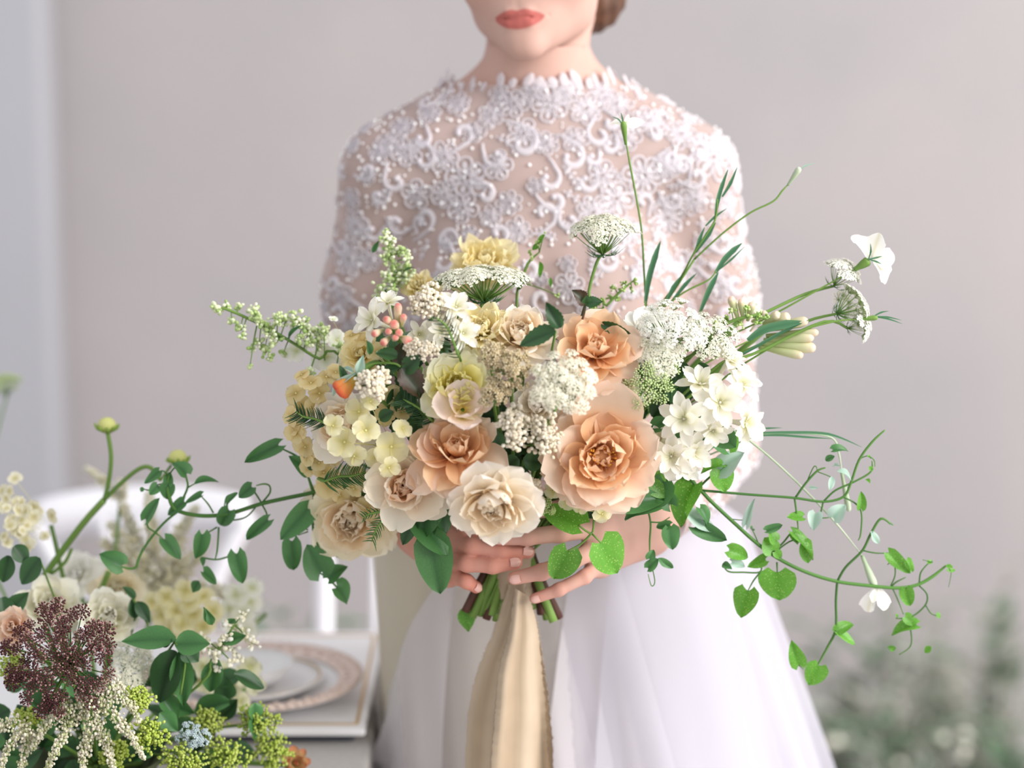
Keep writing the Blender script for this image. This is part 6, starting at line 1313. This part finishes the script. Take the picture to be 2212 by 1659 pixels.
for i, (x, y, rx, ry, yy, lab) in enumerate(((300, 1510, 40, 30, -.32, 'lime green lady\'s mantle right of the white astilbe, uppermost'), (325, 1585, 50, 44, -.33, 'lime green lady\'s mantle touching the astilbe tip'), (60, 1555, 40, 26, -.30, 'lime green lady\'s mantle under the chocolate umbel'), (395, 1640, 60, 40, -.31, 'lime green lady\'s mantle at the bottom edge under the broad leaves'), (490, 1630, 56, 44, -.27, 'lime green lady\'s mantle at the bottom edge in the middle'), (560, 1555, 60, 36, -.25, 'lime green lady\'s mantle in front of the tray, upper'), (590, 1620, 50, 44, -.24, 'lime green lady\'s mantle nearest the white tray'), (450, 1560, 50, 34, -.25, 'lime green lady\'s mantle below the pale hydrangea'), (30, 1440, 30, 50, -.29, 'pale green lady\'s mantle at the left edge'), (250, 1630, 40, 36, -.30, 'lime green lady\'s mantle behind the astilbe plume'))):
    bud_cluster(x, y, rx, ry, yy, lab, 230, 3.4, LIME, 'ladys_mantle', 'filler flower', TG_, 16)
bud_cluster(415, 1590, 42, 34, -.30, 'pale blue green forget-me-not cluster among the lime filler', 90, 5.0, soft('pale_blue_bud', [(150, 180, 160), (196, 212, 214), (214, 224, 230)], .55, .2, .05), 'forget_me_not', 'filler flower', TG_, 9, kind='cup')
rose(640, 1648, 36, (.2, .4, 1), [(6, .5, .22, 20, 0, .5, .05, .06, .08), (8, .75, .26, 40, 30, .4, .05, .1, .04), (9, 1.0, .30, 60, 60, .3, .05, .12, 0)], soft('terracotta_petal', [(150, 160, 90), (196, 160, 110), (206, 116, 80)], .5, .2, .08), 'terracotta tipped rosette at the bottom edge beside the tray', -.22, group=TG_, seed=51, cat='flower', name='rosette_bloom')
def tleaves(label, L, Y, stems=(), name='leaf_branch'):
    return sprig(label, L, Y, stems, name, TG_, 'leaves')
tleaves('broad dark green leaves branching right of the chocolate umbel', [((380, 1382), (262, 1380), 62, 'lance', m_leaf_mid, .1, 0), ((378, 1392), (452, 1388), 60, 'lance', m_leaf_mid, .1, 0), ((388, 1405), (398, 1532), 54, 'lance', m_leaf_mid, .2, 0), ((378, 1405), (338, 1520), 74, 'oval', m_leaf_dark, .3, 0), ((372, 1380), (345, 1390), 40, 'oval', m_leaf_dark, .3, 0), ((395, 1395), (430, 1430), 50, 'lance', m_leaf_dark, .3, 0), ((345, 1540), (385, 1580), 44, 'lance', m_leaf_mid, .3, 0)], -.285, [[(378, 1390), (400, 1420), (390, 1500)]])
tleaves('small dark leaves on a pale stalk above the broad leaves', [((292, 1335), (285, 1295), 28, 'oval', m_leaf_dark, .1, 0), ((295, 1300), (325, 1345), 30, 'lance', m_leaf_dark, .2, 0), ((292, 1292), (268, 1268), 24, 'oval', m_leaf_dark, .2, 0), ((430, 1255), (415, 1280), 26, 'lance', m_leaf_mid, .2, 0)], -.22, [[(330, 1380), (310, 1330), (285, 1290)]])
tleaves('dark leaves at the left edge behind the chocolate umbel', [((85, 1205), (45, 1262), 48, 'oval', m_leaf_dark, .1, 0), ((20, 1200), (5, 1260), 40, 'oval', m_leaf_dark, .1, 0), ((30, 1180), (60, 1215), 40, 'oval', m_leaf_dark, .2, 0), ((20, 1320), (60, 1280), 40, 'lance', m_leaf_dark, .2, 0), ((5, 1290), (20, 1350), 44, 'oval', m_leaf_dark, .2, 0)], -.24)
fl = []
for i in range(70):
    px = r5.uniform(-20, 560); py = r5.uniform(1440, 1690); a = r5.random()*6.28; L = r5.uniform(60, 90); fl.append(((px, py), (px+L*math.cos(a), py+L*math.sin(a)*.7), r5.uniform(36, 54), r5.choice(('oval', 'lance')), m_leaf_dark if r5.random() < .6 else m_leaf_mid, r5.uniform(-.5, .5), None, -.25+r5.uniform(-.03, .05)))
fl.sort(key=lambda f: f[0][0]); nf_ = (len(fl)+3)//4
for gi in range(4): sprig(['dark filler leaves under the astilbe in the lower left corner', 'dark filler leaves between the astilbe plume and lime filler', 'dark filler leaves under the broad green leaves', 'dark filler leaves beside the tray under the bud sprig'][gi], fl[gi*nf_:(gi+1)*nf_], -.25, name='leafy_stem', group='filler leaves of the table arrangement', cat='leaves')
# dahlia stem with two buds
m_dahl = soft('yellow_green_bud', [(120, 156, 60), (196, 204, 110), (226, 222, 150)], .5, .2, .06)
dr = thing('dahlia_stem', 'tall forked green stem carrying two yellow green dahlia buds', 'flower bud', W(75, 1270, -.16), TG_); inv = dr.matrix_basis.inverted(); mb = MB()
for pts, r in (([(72, 1280), (120, 1210), (180, 1130), (225, 1080)], .0034), ([(225, 1080), (235, 1040), (240, 985), (232, 930)], .0022), ([(225, 1080), (260, 1045), (300, 1013), (325, 1010), (345, 1035)], .0022), ([(110, 1240), (140, 1215), (155, 1185)], .0018), ([(120, 1330), (200, 1300), (235, 1235)], .0030), ([(370, 1005), (352, 1030), (345, 1040)], .0014)): mb.tube([inv @ W(x, y, -.15) for x, y in pts], r, 7, 5)
mb.tube([inv @ W(72, 1280, -.15), inv @ BIND], .0034, 7, 2); mb.tube([inv @ W(120, 1330, -.15), inv @ BIND], .003, 7, 2); mb.build('stem', m_stem, dr)
for (x, y) in ((231, 918), (384, 988)):
    mb = MB(); k = M(x, y, -.15, 1); c = inv @ W(x, y, -.15); mb.blob(c, 20*k, None, .85, 10, 7, .8)
    for i in range(9):
        a = 2*PI*i/9; d = Vector((math.cos(a), math.sin(a), 0)); mb.tube([c+Vector((0, 0, -16*k)), c+d*20*k+Vector((0, 0, -6*k)), c+d*27*k+Vector((0, 0, rf.uniform(-8, 8)*k))], [5*k, 5*k, 1*k], 5, 3, True, .1)
    mb.build('bud', m_dahl, dr)

# ================================================================ wild plants along the wall
m_wild = soft('hazed_grey_green_leaf', [(150, 164, 148), (180, 188, 172)], .7, .25, .15)  # green greyed to paint haze into the leaf
m_wild3 = soft('deep_green_leaf', [(98, 124, 98), (132, 154, 126)], .7, .25, .15)
m_wild2 = soft('hazed_leaf', [(172, 172, 160), (196, 194, 182)], .7, .25, .15)  # paler still: haze painted into the leaf colour
def wild(label, px, py, Y, h_spread, n, mat, leafl=.07, name='wild_plant', flower=None, tall=None):
    top = W(px, py, Y); r = random.Random(int(px*3+py)); base = Vector((top.x, Y, 0)); root = thing(name, label, 'plant', base, 'wild plants along the wall'); st = MB(); lf = MB(); H = top.z
    for s in range(n):
        a = r.random()*6.28; e = Vector((math.cos(a)*h_spread*r.random(), math.sin(a)*h_spread*.4*r.random(), H*r.uniform(.55, 1.0))); m = e*.5+Vector((0, 0, H*.06)); st.tube([(r.uniform(-.02, .02), r.uniform(-.02, .02), 0), m, e], [.004, .003, .001], 5, 4); P, _ = spline([(0, 0, 0), m, e], 1, 8)
        for i in range(8):
            p = P[min(len(P)-1, int(3+i*(len(P)-3)/8))]; b = r.random()*6.28; d = Vector((math.cos(b), math.sin(b), r.uniform(-.1, .7))).normalized(); L = leafl*r.uniform(.5, 1.1); sd = d.cross(Vector((0, 0, 1))).normalized()*L*.16
            lf.add([p, p+d*L*.5+sd+Vector((0, 0, .005)), p+d*L, p+d*L*.5-sd], [(0, 1, 2, 3)], [0, .5, 1, .5])
    st.build('stem', m_wild2, root); lf.build('foliage', mat, root, smooth=False, kind='stuff')
    if flower:
        fb = MB()
        for i in range(flower): fb.blob((r.uniform(-h_spread, h_spread), r.uniform(-.05, .05), H*r.uniform(.8, 1.02)), r.uniform(.007, .013), None, .7, 7, 5)
        fb.build('blossoms', HY_WHITE, root, kind='stuff')
    return root
wild('grey green wild plant nearest the dress at the right', 1850, 1330, 1.75, .14, 7, m_wild3, .09)
wild('leaning wild plant right of the dress with reddish stalk', 1900, 1420, 1.65, .18, 12, m_wild2)
wild('low wild plant at the bottom right', 1960, 1500, 1.55, .2, 9, m_wild3, .09)
wild('wild plant with pale blossoms at the bottom right', 1940, 1590, 1.45, .14, 9, m_wild, .06, flower=9)
wild('tall spiky wild plant at the right edge', 2150, 1300, 1.7, .07, 8, m_wild3, .10)
wild('bushy wild plant in the right corner', 2120, 1420, 1.6, .22, 14, m_wild2)
wild('dense green wild plant in the bottom right corner', 2170, 1560, 1.5, .22, 12, m_wild3, .09)
wild('thin wild plant with a dark seed head beyond the vine', 1920, 1165, 1.85, .03, 3, m_wild3, .05)
wild('green wild plant behind the white chair post', 740, 1330, 1.2, .10, 9, m_wild3, .08)
wild('green wild plant between the two chairs', 620, 1270, 1.3, .10, 9, m_wild3, .08)
wild('low green wild plant under the chair rail', 560, 1330, 1.25, .12, 10, m_wild, .08)
wild('low wild plant beside the dress at the floor', 1800, 1480, 1.8, .16, 9, m_wild2)
wild('tall thin grey wild plant far right of the vine', 2040, 1230, 1.8, .14, 7, m_wild2, .08)
wild('faint tall wild plant at the far right', 2200, 1180, 1.85, .12, 7, m_wild2, .08)
wild('loose green wild plant in the middle of the right corner', 2030, 1380, 1.7, .2, 10, m_wild)
wild('thin wild plant just right of the hanging campion', 1960, 1280, 1.8, .12, 6, m_wild2, .07)
